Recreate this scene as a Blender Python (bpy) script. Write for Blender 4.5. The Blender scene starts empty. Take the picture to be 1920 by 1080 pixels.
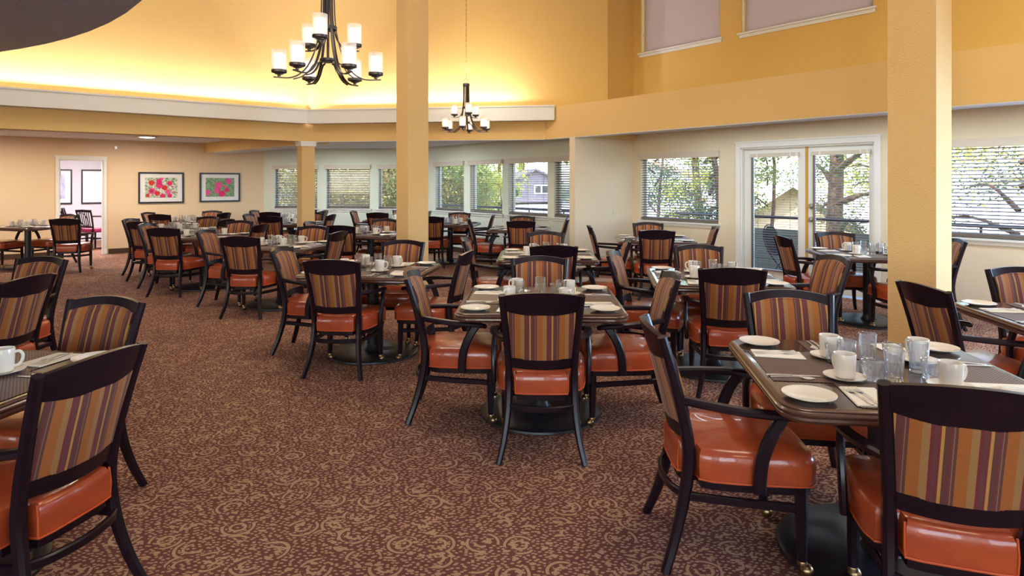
import bpy, math, random
from mathutils import Vector, Matrix
random.seed(7)
sc = bpy.context.scene
C = sc.collection
R = math.radians
# ---------------------------------------------------------------- camera
EYE = 1.53
cam_d = bpy.data.cameras.new('camera')
cam = bpy.data.objects.new('camera', cam_d)
C.objects.link(cam)
cam.location = (0, 0, EYE)
cam.rotation_euler = (R(90), 0, 0)
cam_d.sensor_width = 36
cam_d.lens = 22.5
cam_d.shift_y = -(540 - 345) / 1920
cam_d.clip_end = 400
sc.camera = cam
# ---------------------------------------------------------------- look
vs = sc.view_settings
sc.display_settings.display_device = 'sRGB'
vs.view_transform = 'Standard'
vs.look = 'None'
vs.exposure = 0.08
vs.gamma = 1
vs.use_curve_mapping = False
sc.cycles.use_denoising = True
sc.cycles.max_bounces = 8
sc.cycles.diffuse_bounces = 4
sc.cycles.glossy_bounces = 3
sc.cycles.transmission_bounces = 8
sc.cycles.transparent_max_bounces = 12
sc.cycles.sample_clamp_indirect = 6
sc.cycles.caustics_reflective = False
sc.cycles.caustics_refractive = False
# ---------------------------------------------------------------- sky and sun
w = bpy.data.worlds.new('sky')
sc.world = w
w.use_nodes = True
nt = w.node_tree
sky = nt.nodes.new('ShaderNodeTexSky')
sky.sky_type = 'NISHITA'
sky.sun_disc = False
sky.sun_elevation = R(50)
sky.sun_rotation = R(200)
nt.links.new(sky.outputs[0], nt.nodes['Background'].inputs[0])
nt.nodes['Background'].inputs[1].default_value = 1.2
sd = bpy.data.lights.new('sun', 'SUN')
sd.energy = 8.5
sd.angle = R(1.0)
sd.color = (1.0, .93, .8)
so = bpy.data.objects.new('sun', sd)
C.objects.link(so)
so.rotation_euler = Vector((-.75, -.35, .75)).to_track_quat('Z', 'Y').to_euler()

def area(name, loc, sx, sy, power, color, direction=(0, 0, -1), spread=180):
    d = bpy.data.lights.new(name, 'AREA')
    d.shape = 'RECTANGLE'
    d.size, d.size_y = sx, sy
    d.energy = power
    d.color = color
    d.spread = R(spread)
    o = bpy.data.objects.new(name, d)
    C.objects.link(o)
    o.location = loc
    o.rotation_euler = Vector(direction).to_track_quat('-Z', 'Y').to_euler()
    return o
# added fill lamps under the unseen high ceiling, their housings built further down
WARM = (1.0, .86, .62)
FILL_LAMPS = [(-5.0, 3.0), (-1.2, 6.8), (1.6, 3.2), (-3.2, -1.2), (1.4, -1.4), (4.6, .4), (-4.6, 7.2), (4.3, 5.2)]
for x, y in FILL_LAMPS:
    area('ceiling_lamp_light', (x, y, 5.2), 1.3, 1.3, 50, WARM)

# added lamps standing in for daylight from unseen windows behind and right of camera
for x, y, dx, dy, e in ((11.2, -1.0, -1, .15, 230), (12.0, -5.0, -1, .5, 130), (-2.5, -8.6, 0, 1, 22)):
    area('window_daylight', (x, y, 2.2), 3.2, 3.0, e, (.84, .92, 1.0), (dx, dy, -.05))

area('window_daylight', (7.75, 3.95, 1.6), 3.4, 1.5, 560, (.38, .64, 1.0), (-.777, -.629, 0))  # added lamp inside the right wall, stands in for its out-of-view windows

# ---------------------------------------------------------------- materials
def mat(name, col, rough=.6, metal=0, spec=.5, coat=0, trans=0, ior=1.45, bump=None, emis=None, es=0, sheen=0, var=None):
    m = bpy.data.materials.new(name)
    m.use_nodes = True
    N, L = m.node_tree.nodes, m.node_tree.links
    b = N['Principled BSDF']
    b.inputs['Base Color'].default_value = (*col, 1)
    b.inputs['Roughness'].default_value = rough
    b.inputs['Metallic'].default_value = metal
    b.inputs['Specular IOR Level'].default_value = spec
    b.inputs['Coat Weight'].default_value = coat
    b.inputs['Transmission Weight'].default_value = trans
    b.inputs['IOR'].default_value = ior
    if sheen: b.inputs['Sheen Weight'].default_value = sheen
    if emis:
        b.inputs['Emission Color'].default_value = (*emis, 1)
        b.inputs['Emission Strength'].default_value = es
    tc = N.new('ShaderNodeTexCoord')
    if bump:
        n = N.new('ShaderNodeTexNoise')
        n.inputs['Scale'].default_value = bump[0]
        n.inputs['Detail'].default_value = 3
        L.new(tc.outputs['Object'], n.inputs['Vector'])
        bp = N.new('ShaderNodeBump')
        bp.inputs['Strength'].default_value = bump[1]
        bp.inputs['Distance'].default_value = bump[2]
        L.new(n.outputs['Fac'], bp.inputs['Height'])
        L.new(bp.outputs[0], b.inputs['Normal'])
    if var:
        n = N.new('ShaderNodeTexNoise')
        n.inputs['Scale'].default_value = var[0]
        n.inputs['Detail'].default_value = 4
        L.new(tc.outputs['Object'], n.inputs['Vector'])
        r = N.new('ShaderNodeValToRGB')
        r.color_ramp.elements[0].position = .35
        r.color_ramp.elements[1].position = .65
        r.color_ramp.elements[0].color = (*col, 1)
        r.color_ramp.elements[1].color = (*var[1], 1)
        L.new(n.outputs['Fac'], r.inputs['Fac'])
        L.new(r.outputs[0], b.inputs['Base Color'])
    return m

M = {}
M['gold'] = mat('golden_wall_paint', (.76, .49, .135), .75, bump=(90, .25, .01))
M['gold_pillar'] = mat('golden_pillar_plaster', (.76, .51, .22), .7, bump=(75, .5, .012))
M['beam'] = mat('golden_beam_paint', (.78, .53, .22), .75, bump=(90, .2, .008))
M['cream'] = mat('cream_wall_paint', (.80, .69, .52), .75, bump=(100, .25, .008))
M['sage'] = mat('pale_sage_wall_paint', (.76, .79, .68), .75, bump=(100, .25, .008))  # cooler pale green used on the back and bay walls
M['peach'] = mat('peach_wallpaper', (.82, .62, .40), .75, bump=(120, .2, .006))
M['ceiling'] = mat('white_ceiling_texture', (.84, .87, .93), .9, bump=(140, .6, .01))
M['greyceil'] = mat('grey_popcorn_ceiling', (.52, .53, .62), .8, bump=(160, 1.0, .02), var=(60, (.85, .86, .95)))
for _n in M['greyceil'].node_tree.nodes:
    if _n.type == 'VALTORGB':
        _n.color_ramp.elements[0].position = .54; _n.color_ramp.elements[1].position = .66
M['trim'] = mat('white_trim_paint', (.82, .82, .80), .45)
M['window_white'] = mat('white_window_paint', (.86, .85, .82), .4)
M['base'] = mat('brown_rubber_base', (.07, .035, .02), .5)
M['wood'] = mat('dark_espresso_wood', (.008, .003, .008), .30, coat=0, spec=.4, var=(14, (.013, .005, .010)))
M['leather'] = mat('orange_red_leather', (.47, .080, .022), .28, coat=.4, bump=(28, .12, .02), var=(9, (.37, .058, .02)))
M['leather_piping'] = mat('orange_leather_piping', (.55, .09, .022), .35)
M['tabletop'] = mat('dark_walnut_laminate', (.035, .016, .014), .14, coat=.3, var=(5, (.06, .028, .02)))
M['tableedge'] = mat('moulded_walnut_edge', (.085, .036, .024), .28, coat=.3)
M['iron'] = mat('black_cast_iron', (.012, .013, .017), .38, spec=.6)
M['brass'] = mat('aged_brass', (.33, .22, .11), .3, metal=1)
M['china'] = mat('cream_white_china', (.80, .74, .66), .18, coat=.3)
M['steel'] = mat('stainless_steel', (.85, .84, .82), .3, metal=.75)
M['napkin'] = mat('cream_paper_napkin', (.82, .78, .70), .85, bump=(60, .15, .003))
M['bronze'] = mat('brushed_bronze', (.10, .085, .085), .35, metal=.8)
M['slat'] = mat('taupe_blind_slat', (.17, .125, .10), .5)
M['blind_rail'] = mat('cream_blind_rail', (.70, .62, .52), .5)
M['frameblack'] = mat('black_picture_frame', (.012, .014, .02), .3)
M['matboard'] = mat('white_mat_board', (.82, .80, .80), .6)
M['plateplastic'] = mat('ivory_plastic', (.75, .68, .55), .4)
M['bulb'] = mat('lit_opal_glass', (.9, .85, .8), .4, emis=(1.0, .86, .66), es=1.7)
M['downlight'] = mat('lit_diffuser', (.9, .9, .9), .4, emis=(1, .9, .8), es=6.0)
M['pink'] = mat('crimson_petal_ink', (.75, .02, .16), .6)
M['pinkb'] = mat('rose_petal_ink', (.80, .09, .32), .6)
M['redp'] = mat('red_petal_ink', (.62, .03, .03), .6)
M['printgreen'] = mat('green_leaf_ink', (.08, .22, .10), .6, var=(26, (.30, .44, .26)))
M['printpale'] = mat('pale_foliage_ink', (.10, .22, .08), .6, var=(24, (.80, .80, .74)))
M['printblue'] = mat('misty_blue_ink', (.30, .33, .52), .6, var=(5, (.62, .62, .74)))
M['printgrey'] = mat('pale_sketch_ink', (.72, .74, .72), .6, var=(14, (.82, .83, .84)))
M['burgundy'] = mat('burgundy_vinyl', (.22, .015, .06), .3)
M['chrome'] = mat('satin_chrome', (.6, .58, .54), .42, metal=1)
M['rail'] = mat('dark_rail_metal', (.025, .02, .025), .4)
M['siding'] = mat('grey_green_siding', (.20, .21, .17), .8)
M['deck'] = mat('pale_deck_concrete', (.42, .42, .40), .9)
M['bark'] = mat('pine_bark', (.12, .07, .05), .9, bump=(18, 1, .05), var=(9, (.24, .15, .11)))
M['ground'] = mat('dry_grass_ground', (.38, .34, .20), .95, var=(.4, (.24, .27, .11)))
M['road'] = mat('pale_concrete_road', (.55, .52, .48), .9)
M['housegrey'] = mat('mauve_grey_siding', (.17, .15, .175), .8)
M['housewhite'] = mat('white_stucco', (.78, .74, .70), .85)
M['housebeige'] = mat('beige_stucco', (.55, .44, .30), .85)
M['roofgrey'] = mat('grey_shingle_roof', (.13, .12, .15), .9)
M['rooftan'] = mat('tan_shingle_roof', (.45, .28, .20), .9)
M['roofpale'] = mat('pale_shingle_roof', (.62, .58, .53), .9)
M['darkpane'] = mat('dark_window_pane', (.04, .045, .05), .15)

def leafmat(name, a, b):
    m = mat(name, a, .6, var=(1.6, b))
    N, L = m.node_tree.nodes, m.node_tree.links
    tr = N.new('ShaderNodeBsdfTranslucent')
    tr.inputs[0].default_value = (b[0], b[1], b[2], 1)
    mx = N.new('ShaderNodeMixShader')
    mx.inputs[0].default_value = .35
    out = N['Material Output']
    L.new(N['Principled BSDF'].outputs[0], mx.inputs[1])
    L.new(tr.outputs[0], mx.inputs[2])
    L.new(mx.outputs[0], out.inputs[0])
    return m
M['leafgreen'] = leafmat('green_leaves', (.07, .13, .04), (.40, .42, .14))
M['leafyellow'] = leafmat('yellow_green_leaves', (.30, .38, .06), (.62, .58, .12))
M['leafpine'] = leafmat('pine_needles', (.04, .09, .035), (.12, .20, .06))
M['leafbrown'] = leafmat('golden_brown_leaves', (.14, .09, .05), (.60, .50, .16))

def tumbler_mat():
    m = bpy.data.materials.new('clear_pressed_glass')
    m.use_nodes = True
    N, L = m.node_tree.nodes, m.node_tree.links
    N.clear()
    o = N.new('ShaderNodeOutputMaterial')
    t = N.new('ShaderNodeBsdfTransparent'); t.inputs[0].default_value = (.96, .96, .96, 1)
    g = N.new('ShaderNodeBsdfGlossy'); g.inputs['Roughness'].default_value = .05
    rf = N.new('ShaderNodeBsdfRefraction'); rf.inputs['Roughness'].default_value = .0; rf.inputs['IOR'].default_value = 1.12
    df = N.new('ShaderNodeBsdfTranslucent'); df.inputs[0].default_value = (.95, .95, .95, 1)
    lw = N.new('ShaderNodeLayerWeight'); lw.inputs['Blend'].default_value = .30
    a = N.new('ShaderNodeMixShader'); a.inputs[0].default_value = .07
    b = N.new('ShaderNodeMixShader')
    L.new(t.outputs[0], a.inputs[1]); L.new(df.outputs[0], a.inputs[2])
    L.new(lw.outputs['Facing'], b.inputs[0]); L.new(a.outputs[0], b.inputs[1]); L.new(g.outputs[0], b.inputs[2])
    L.new(b.outputs[0], o.inputs[0])
    return m
M['glassware'] = tumbler_mat()

def pane_mat():
    m = bpy.data.materials.new('window_glass')
    m.use_nodes = True
    N, L = m.node_tree.nodes, m.node_tree.links
    N.clear()
    o = N.new('ShaderNodeOutputMaterial')
    t = N.new('ShaderNodeBsdfTransparent')
    t.inputs[0].default_value = (.96, .98, .98, 1)
    g = N.new('ShaderNodeBsdfGlossy')
    g.inputs['Roughness'].default_value = .02
    x = N.new('ShaderNodeMixShader')
    x.inputs[0].default_value = .06
    L.new(t.outputs[0], x.inputs[1]); L.new(g.outputs[0], x.inputs[2]); L.new(x.outputs[0], o.inputs[0])
    return m
M['pane'] = pane_mat()

def frosted():
    m = bpy.data.materials.new('frosted_glass_shade')
    m.use_nodes = True
    N, L = m.node_tree.nodes, m.node_tree.links
    N.clear()
    o = N.new('ShaderNodeOutputMaterial')
    t = N.new('ShaderNodeBsdfTransparent')
    tl = N.new('ShaderNodeBsdfTranslucent')
    tl.inputs[0].default_value = (.95, .93, .9, 1)
    df = N.new('ShaderNodeBsdfDiffuse')
    df.inputs[0].default_value = (.9, .88, .85, 1)
    x1 = N.new('ShaderNodeMixShader'); x1.inputs[0].default_value = .5
    x2 = N.new('ShaderNodeMixShader'); x2.inputs[0].default_value = .32
    L.new(tl.outputs[0], x1.inputs[1]); L.new(df.outputs[0], x1.inputs[2])
    L.new(t.outputs[0], x2.inputs[1]); L.new(x1.outputs[0], x2.inputs[2]); L.new(x2.outputs[0], o.inputs[0])
    return m
M['frost'] = frosted()

def shade_mat():
    m = bpy.data.materials.new('beige_roller_cloth')
    m.use_nodes = True
    N, L = m.node_tree.nodes, m.node_tree.links
    N.clear()
    o = N.new('ShaderNodeOutputMaterial')
    tl = N.new('ShaderNodeBsdfTranslucent'); tl.inputs[0].default_value = (.62, .42, .31, 1)
    df = N.new('ShaderNodeBsdfDiffuse'); df.inputs[0].default_value = (.62, .48, .39, 1)
    t = N.new('ShaderNodeBsdfTransparent')
    x1 = N.new('ShaderNodeMixShader'); x1.inputs[0].default_value = .55
    x2 = N.new('ShaderNodeMixShader'); x2.inputs[0].default_value = .90
    L.new(tl.outputs[0], x1.inputs[1]); L.new(df.outputs[0], x1.inputs[2])
    L.new(t.outputs[0], x2.inputs[1]); L.new(x1.outputs[0], x2.inputs[2]); L.new(x2.outputs[0], o.inputs[0])
    return m
M['shade'] = shade_mat()

def stripe_mat():
    m = bpy.data.materials.new('striped_upholstery')
    m.use_nodes = True
    N, L = m.node_tree.nodes, m.node_tree.links
    b = N['Principled BSDF']
    b.inputs['Roughness'].default_value = .75
    b.inputs['Sheen Weight'].default_value = .15
    tc = N.new('ShaderNodeTexCoord')
    sp = N.new('ShaderNodeSeparateXYZ')
    L.new(tc.outputs['Object'], sp.inputs[0])
    a = N.new('ShaderNodeMath'); a.operation = 'MULTIPLY_ADD'
    a.inputs[1].default_value = 1 / .122; a.inputs[2].default_value = 10.12
    L.new(sp.outputs[0], a.inputs[0])
    f = N.new('ShaderNodeMath'); f.operation = 'FRACT'
    L.new(a.outputs[0], f.inputs[0])
    r = N.new('ShaderNodeValToRGB')
    cr = r.color_ramp
    cr.interpolation = 'CONSTANT'
    org, tan, mar, brn, gold, pur = (.33, .098, .012), (.31, .155, .05), (.150, .016, .020), (.10, .030, .022), (.44, .22, .05), (.105, .036, .040)
    st = [(0, org), (.17, tan), (.34, mar), (.43, pur), (.455, brn), (.475, pur), (.50, mar), (.56, gold), (.63, brn), (.74, mar), (.78, pur), (.82, tan), (.835, pur), (.86, brn), (.90, org)]
    cr.elements[0].position = 0; cr.elements[0].color = (*st[0][1], 1)
    cr.elements[1].position = st[1][0]; cr.elements[1].color = (*st[1][1], 1)
    for p, c in st[2:]:
        e = cr.elements.new(p); e.color = (*c, 1)
    L.new(f.outputs[0], r.inputs['Fac'])
    L.new(r.outputs[0], b.inputs['Base Color'])
    n = N.new('ShaderNodeTexNoise'); n.inputs['Scale'].default_value = 500
    L.new(tc.outputs['Object'], n.inputs['Vector'])
    bp = N.new('ShaderNodeBump'); bp.inputs['Strength'].default_value = .3; bp.inputs['Distance'].default_value = .002
    L.new(n.outputs['Fac'], bp.inputs['Height']); L.new(bp.outputs[0], b.inputs['Normal'])
    return m
M['stripe'] = stripe_mat()

def mat_weave():
    m = mat('brown_woven_vinyl', (.05, .03, .028), .45)
    N, L = m.node_tree.nodes, m.node_tree.links
    b = N['Principled BSDF']
    tc = N.new('ShaderNodeTexCoord')
    mp = N.new('ShaderNodeMapping'); mp.inputs['Scale'].default_value = (130, 130, 1)
    ck = N.new('ShaderNodeTexChecker'); ck.inputs['Scale'].default_value = 1
    ck.inputs['Color1'].default_value = (.20, .125, .105, 1)
    ck.inputs['Color2'].default_value = (.035, .018, .018, 1)
    L.new(tc.outputs['Object'], mp.inputs[0]); L.new(mp.outputs[0], ck.inputs[0]); L.new(ck.outputs[0], b.inputs['Base Color'])
    return m
M['weave'] = mat_weave()

def carpet_mat():
    m = bpy.data.materials.new('patterned_carpet')
    m.use_nodes = True
    N, L = m.node_tree.nodes, m.node_tree.links
    b = N['Principled BSDF']
    b.inputs['Roughness'].default_value = .95
    b.inputs['Specular IOR Level'].default_value = .15
    tc = N.new('ShaderNodeTexCoord')
    # warp
    nz = N.new('ShaderNodeTexNoise'); nz.inputs['Scale'].default_value = 5
    L.new(tc.outputs['Object'], nz.inputs['Vector'])
    wv = N.new('ShaderNodeVectorMath'); wv.operation = 'MULTIPLY_ADD'
    wv.inputs[1].default_value = (.03, .03, 0)
    L.new(nz.outputs['Color'], wv.inputs[0]); L.new(tc.outputs['Object'], wv.inputs[2])
    def vor(scale, rnd=1.0, vec=None, feat='F1'):
        v = N.new('ShaderNodeTexVoronoi'); v.inputs['Scale'].default_value = scale
        v.inputs['Randomness'].default_value = rnd
        v.voronoi_dimensions = '2D'
        L.new(vec or wv.outputs[0], v.inputs['Vector'])
        return v
    def mth(op, a, bb=None, c=None):
        n = N.new('ShaderNodeMath'); n.operation = op
        for i, x in enumerate((a, bb, c)):
            if x is None: continue
            if isinstance(x, (int, float)): n.inputs[i].default_value = x
            else: L.new(x, n.inputs[i])
        return n.outputs[0]
    # rings around random centres, broken by noise
    v1 = vor(5.6, .85)
    d = v1.outputs['Distance']
    ring1 = mth('LESS_THAN', mth('ABSOLUTE', mth('SUBTRACT', d, .36)), .036)
    ring2 = mth('LESS_THAN', mth('ABSOLUTE', mth('SUBTRACT', d, .17)), .034)
    rings = mth('MAXIMUM', ring1, ring2)
    n2 = N.new('ShaderNodeTexNoise'); n2.inputs['Scale'].default_value = 9; n2.inputs['Detail'].default_value = 0
    L.new(tc.outputs['Object'], n2.inputs['Vector'])
    rings = mth('MULTIPLY', rings, mth('GREATER_THAN', n2.outputs['Fac'], .5))
    # small dashes: voronoi spots on a stretched and warped grid
    mp = N.new('ShaderNodeMapping'); mp.inputs['Scale'].default_value = (1, 1.5, 1); mp.inputs['Rotation'].default_value = (0, 0, .5)
    L.new(wv.outputs[0], mp.inputs[0])
    v2 = vor(38, .75, mp.outputs[0])
    dots = mth('LESS_THAN', v2.outputs['Distance'], .30)
    band = mth('LESS_THAN', mth('ABSOLUTE', mth('SUBTRACT', d, .36)), .075)
    dots = mth('MULTIPLY', dots, mth('SUBTRACT', 1, mth('MULTIPLY', band, mth('GREATER_THAN', n2.outputs['Fac'], .5))))
    # bigger petals
    v3 = vor(9, 1.0, mp.outputs[0])
    pet = mth('LESS_THAN', v3.outputs['Distance'], .13)
    pat = mth('MAXIMUM', mth('MAXIMUM', rings, dots), pet)
    nf = N.new('ShaderNodeTexNoise'); nf.inputs['Scale'].default_value = 260; nf.inputs['Detail'].default_value = 1
    L.new(tc.outputs['Object'], nf.inputs['Vector'])
    pat = mth('MULTIPLY', pat, mth('MULTIPLY_ADD', nf.outputs['Fac'], 1.4, .2))
    mx = N.new('ShaderNodeMix'); mx.data_type = 'RGBA'
    mx.inputs['A'].default_value = (.165, .062, .055, 1)
    mx.inputs['B'].default_value = (.50, .335, .215, 1)
    L.new(pat, mx.inputs['Factor'])
    # wear
    wn = N.new('ShaderNodeTexNoise'); wn.inputs['Scale'].default_value = .9; wn.inputs['Detail'].default_value = 5
    L.new(tc.outputs['Object'], wn.inputs['Vector'])
    wm = N.new('ShaderNodeMix'); wm.data_type = 'RGBA'; wm.blend_type = 'MULTIPLY'; wm.inputs['Factor'].default_value = 1
    L.new(mx.outputs['Result'], wm.inputs['A'])
    wr = N.new('ShaderNodeValToRGB')
    wr.color_ramp.elements[0].position = .35; wr.color_ramp.elements[0].color = (.80, .74, .76, 1)
    wr.color_ramp.elements[1].position = .65; wr.color_ramp.elements[1].color = (1.05, 1.0, .95, 1)
    L.new(wn.outputs['Fac'], wr.inputs['Fac']); L.new(wr.outputs[0], wm.inputs['B'])
    L.new(wm.outputs['Result'], b.inputs['Base Color'])
    bp = N.new('ShaderNodeBump'); bp.inputs['Strength'].default_value = .5; bp.inputs['Distance'].default_value = .004
    L.new(nf.outputs['Fac'], bp.inputs['Height']); L.new(bp.outputs[0], b.inputs['Normal'])
    return m
M['carpet'] = carpet_mat()

# ---------------------------------------------------------------- mesh helpers
class MB:
    def __init__(s): s.v = []; s.f = []
    def add(s, vs, fs):
        k = len(s.v); s.v += [tuple(p) for p in vs]; s.f += [tuple(i + k for i in f) for f in fs]; return s
    def box(s, x0, x1, y0, y1, z0, z1):
        return s.add([(x0, y0, z0), (x1, y0, z0), (x1, y1, z0), (x0, y1, z0), (x0, y0, z1), (x1, y0, z1), (x1, y1, z1), (x0, y1, z1)],
                     [(0, 3, 2, 1), (4, 5, 6, 7), (0, 1, 5, 4), (1, 2, 6, 5), (2, 3, 7, 6), (3, 0, 4, 7)])
    def rings(s, rr, close=False, cap=True):
        n = len(rr[0]); vs = [p for r in rr for p in r]; fs = []
        m = len(rr)
        for i in range(m if close else m - 1):
            a, b = i * n, ((i + 1) % m) * n
            for j in range(n):
                fs.append((a + j, a + (j + 1) % n, b + (j + 1) % n, b + j))
        if cap and not close:
            fs.append(tuple(range(n))[::-1]); fs.append(tuple((m - 1) * n + j for j in range(n)))
        return s.add(vs, fs)
    def sweep(s, pts, size, up=(0, 0, 1), n=8, close=False):
        """pts along a path, size (w,h) or a list of them; rounded rectangular section"""
        pts = [Vector(p) for p in pts]; m = len(pts); rr = []
        up = Vector(up)
        for i, p in enumerate(pts):
            if close: t = pts[(i + 1) % m] - pts[i - 1]
            else: t = pts[min(i + 1, m - 1)] - pts[max(i - 1, 0)]
            t.normalize()
            sd = t.cross(up).normalized(); nn = sd.cross(t).normalized()
            wv, hv = size[i] if isinstance(size, list) else size
            ring = []
            if n == 8:
                c = .28 * min(wv, hv)
                for a, b in ((wv/2, hv/2-c), (wv/2-c, hv/2), (-wv/2+c, hv/2), (-wv/2, hv/2-c), (-wv/2, -hv/2+c), (-wv/2+c, -hv/2), (wv/2-c, -hv/2), (wv/2, -hv/2+c)):
                    ring.append(p + sd * a + nn * b)
            elif n == 4:
                for a, b in ((1, 1), (-1, 1), (-1, -1), (1, -1)): ring.append(p + sd * a * wv / 2 + nn * b * hv / 2)
            else:
                for k in range(n):
                    a = 2 * math.pi * k / n
                    ring.append(p + sd * math.cos(a) * wv / 2 + nn * math.sin(a) * hv / 2)
            rr.append(ring)
        return s.rings(rr, close)
    def lathe(s, prof, n=24, c=(0, 0), flute=None, close=False):
        rr = []
        for i, (r, z) in enumerate(prof):
            ring = []
            for k in range(n):
                a = 2 * math.pi * k / n
                q = r
                if flute: q = r * (1 + flute(z, k, i))
                ring.append((c[0] + q * math.cos(a), c[1] + q * math.sin(a), z))
            rr.append(ring)
        return s.rings(rr, close)
    def build(s, name, material, parent=None, smooth=False, loc=None):
        me = bpy.data.meshes.new(name)
        me.from_pydata(s.v, [], s.f)
        me.validate(); me.update()
        import bmesh
        bm = bmesh.new(); bm.from_mesh(me); bmesh.ops.recalc_face_normals(bm, faces=bm.faces); bm.to_mesh(me); bm.free()
        me.materials.append(material)
        if smooth:
            for p in me.polygons: p.use_smooth = True
            try: me.set_sharp_from_angle(angle=R(38))
            except Exception: pass
        o = bpy.data.objects.new(name, me); C.objects.link(o)
        if parent: o.parent = parent
        if loc: o.location = loc
        return o

def curve(pts, n=4):
    """Catmull-Rom resample"""
    P = [Vector(p) for p in pts]; out = []
    P = [P[0] * 2 - P[1]] + P + [P[-1] * 2 - P[-2]]
    for i in range(1, len(P) - 2):
        for k in range(n):
            t = k / n
            a, b, c, d = P[i-1], P[i], P[i+1], P[i+2]
            out.append(.5 * ((2*b) + (c-a)*t + (2*a-5*b+4*c-d)*t*t + (3*b-a-3*c+d)*t**3))
    out.append(P[-2]); return out

def thing(name, label, cat, loc=(0, 0, 0), rz=0, group=None):
    o = bpy.data.objects.new(name, None); C.objects.link(o)
    o.empty_display_size = .1
    o.location = loc; o.rotation_euler = (0, 0, rz)
    return tag(o, label, cat, group)
def tag(o, label, cat, group=None, kind=None):
    o['label'] = label; o['category'] = cat
    if group: o['group'] = group
    if kind: o['kind'] = kind
    return o
def struct(o): o['kind'] = 'structure'; return o
CH = {}
def kids(o):
    return [c for c in PROTO.get(o.name, [])]
PROTO = {}
def register(root):
    for c in bpy.data.objects:
        if c.parent: PROTO.setdefault(c.parent.name, []).append(c)
def dup(o, loc=None, rz=None, label=None, group=None, parent=None, name=None):
    c = o.copy(); C.objects.link(c)
    if parent is not None: c.parent = parent
    if loc is not None: c.location = loc
    if rz is not None: c.rotation_euler = (0, 0, rz)
    if label: c['label'] = label
    if group: c['group'] = group
    for k in kids(o): dup(k, parent=c)
    return c
USED = set()
def place(proto, loc, rz, label, group=None):
    """first placing moves the built thing itself, the others copy it"""
    if proto.name in USED: return dup(proto, loc, rz, label, group)
    USED.add(proto.name)
    proto.location = loc; proto.rotation_euler = (0, 0, rz); proto['label'] = label
    if group: proto['group'] = group
    return proto

# ---------------------------------------------------------------- plan of the building (metres)
th = R(51)
nC = Vector((math.sin(th), math.cos(th))); dC = Vector((math.cos(th), -math.sin(th)))
nA = Vector((-math.cos(th), math.sin(th))); dA = Vector((math.sin(th), math.cos(th)))
def PC(t, d): return nC * d + dC * t
def PA(t, d): return nA * d + dA * t
class Wall:
    """vertical wall along P->Q; off>0 is outward (away from the room)"""
    def __init__(s, P, Q, out):
        s.P = Vector(P); s.Q = Vector(Q); s.d = (s.Q - s.P).normalized(); s.L = (s.Q - s.P).length
        n = Vector((-s.d.y, s.d.x))
        s.n = n if n.dot(Vector(out)) > 0 else -n
    def pt(s, t, off, z):
        p = s.P + s.d * t + s.n * off
        return (p.x, p.y, z)
    def box(s, mb, t0, t1, o0, o1, z0, z1):
        return mb.add([s.pt(t0, o0, z0), s.pt(t1, o0, z0), s.pt(t1, o1, z0), s.pt(t0, o1, z0), s.pt(t0, o0, z1), s.pt(t1, o0, z1), s.pt(t1, o1, z1), s.pt(t0, o1, z1)],
                      [(0, 3, 2, 1), (4, 5, 6, 7), (0, 1, 5, 4), (1, 2, 6, 5), (2, 3, 7, 6), (3, 0, 4, 7)])
    def build(s, name, m, z0, z1, th=.16, holes=(), t0=0, t1=None):
        t1 = s.L if t1 is None else t1
        ts = sorted({t0, t1, *[h[0] for h in holes], *[h[1] for h in holes]})
        zs = sorted({z0, z1, *[h[2] for h in holes], *[h[3] for h in holes]})
        def solid(i, j):
            if i < 0 or j < 0 or i >= len(ts) - 1 or j >= len(zs) - 1: return False
            a, b = (ts[i] + ts[i+1]) / 2, (zs[j] + zs[j+1]) / 2
            return not any(h[0] < a < h[1] and h[2] < b < h[3] for h in holes)
        mb = MB()
        for i in range(len(ts) - 1):
            for j in range(len(zs) - 1):
                if not solid(i, j): continue
                a, b, c, d = ts[i], ts[i+1], zs[j], zs[j+1]
                q = [s.pt(a, 0, c), s.pt(b, 0, c), s.pt(b, 0, d), s.pt(a, 0, d), s.pt(a, th, c), s.pt(b, th, c), s.pt(b, th, d), s.pt(a, th, d)]
                f = [(0, 1, 2, 3), (7, 6, 5, 4)]
                if not solid(i-1, j): f.append((0, 3, 7, 4))
                if not solid(i+1, j): f.append((1, 5, 6, 2))
                if not solid(i, j-1): f.append((0, 4, 5, 1))
                if not solid(i, j+1): f.append((3, 2, 6, 7))
                mb.add(q, f)
        return struct(mb.build(name, m))

def slab(pts, z0, z1, name, m):
    mb = MB(); n = len(pts)
    mb.add([(p[0], p[1], z0) for p in pts] + [(p[0], p[1], z1) for p in pts],
           [tuple(range(n))[::-1], tuple(range(n, 2*n))] + [(i, (i+1) % n, n + (i+1) % n, n + i) for i in range(n)])
    return struct(mb.build(name, m))

# corners
TP = -7.55                                    # partition line across wall C
cornC = PC(TP, 8.907)                          # inner corner of wall C
endC = PC(4.4, 8.907)
partN = PC(TP, 7.45)                           # near end of partition
AB = Vector((-3.75, 11.76)); BC = Vector((.575, 11.13))
c2a = Vector((-2.29, 15.70)); c2b = PC(TP - .13, 8.1)
cornA = Vector((-6.25, 16.12)); 
leftA = PA(-9.0, 16.46)
beamA0 = PA(-9.0, 11.5)
CEIL = 2.41
TOP = 5.4

wallC = Wall(cornC, endC, nC)
wall2 = Wall(c2a, c2b, nC)
wallB = Wall(cornA, c2a, (0, 1))
wallA = Wall(leftA, cornA, nA)
tA = lambda t: t + 9.0                         # wall A parameter measured from the corridor corner
tC = lambda t: t - TP
t2 = lambda t: t - c2a.dot(dC)
tB = lambda t: t + 7.898

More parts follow.
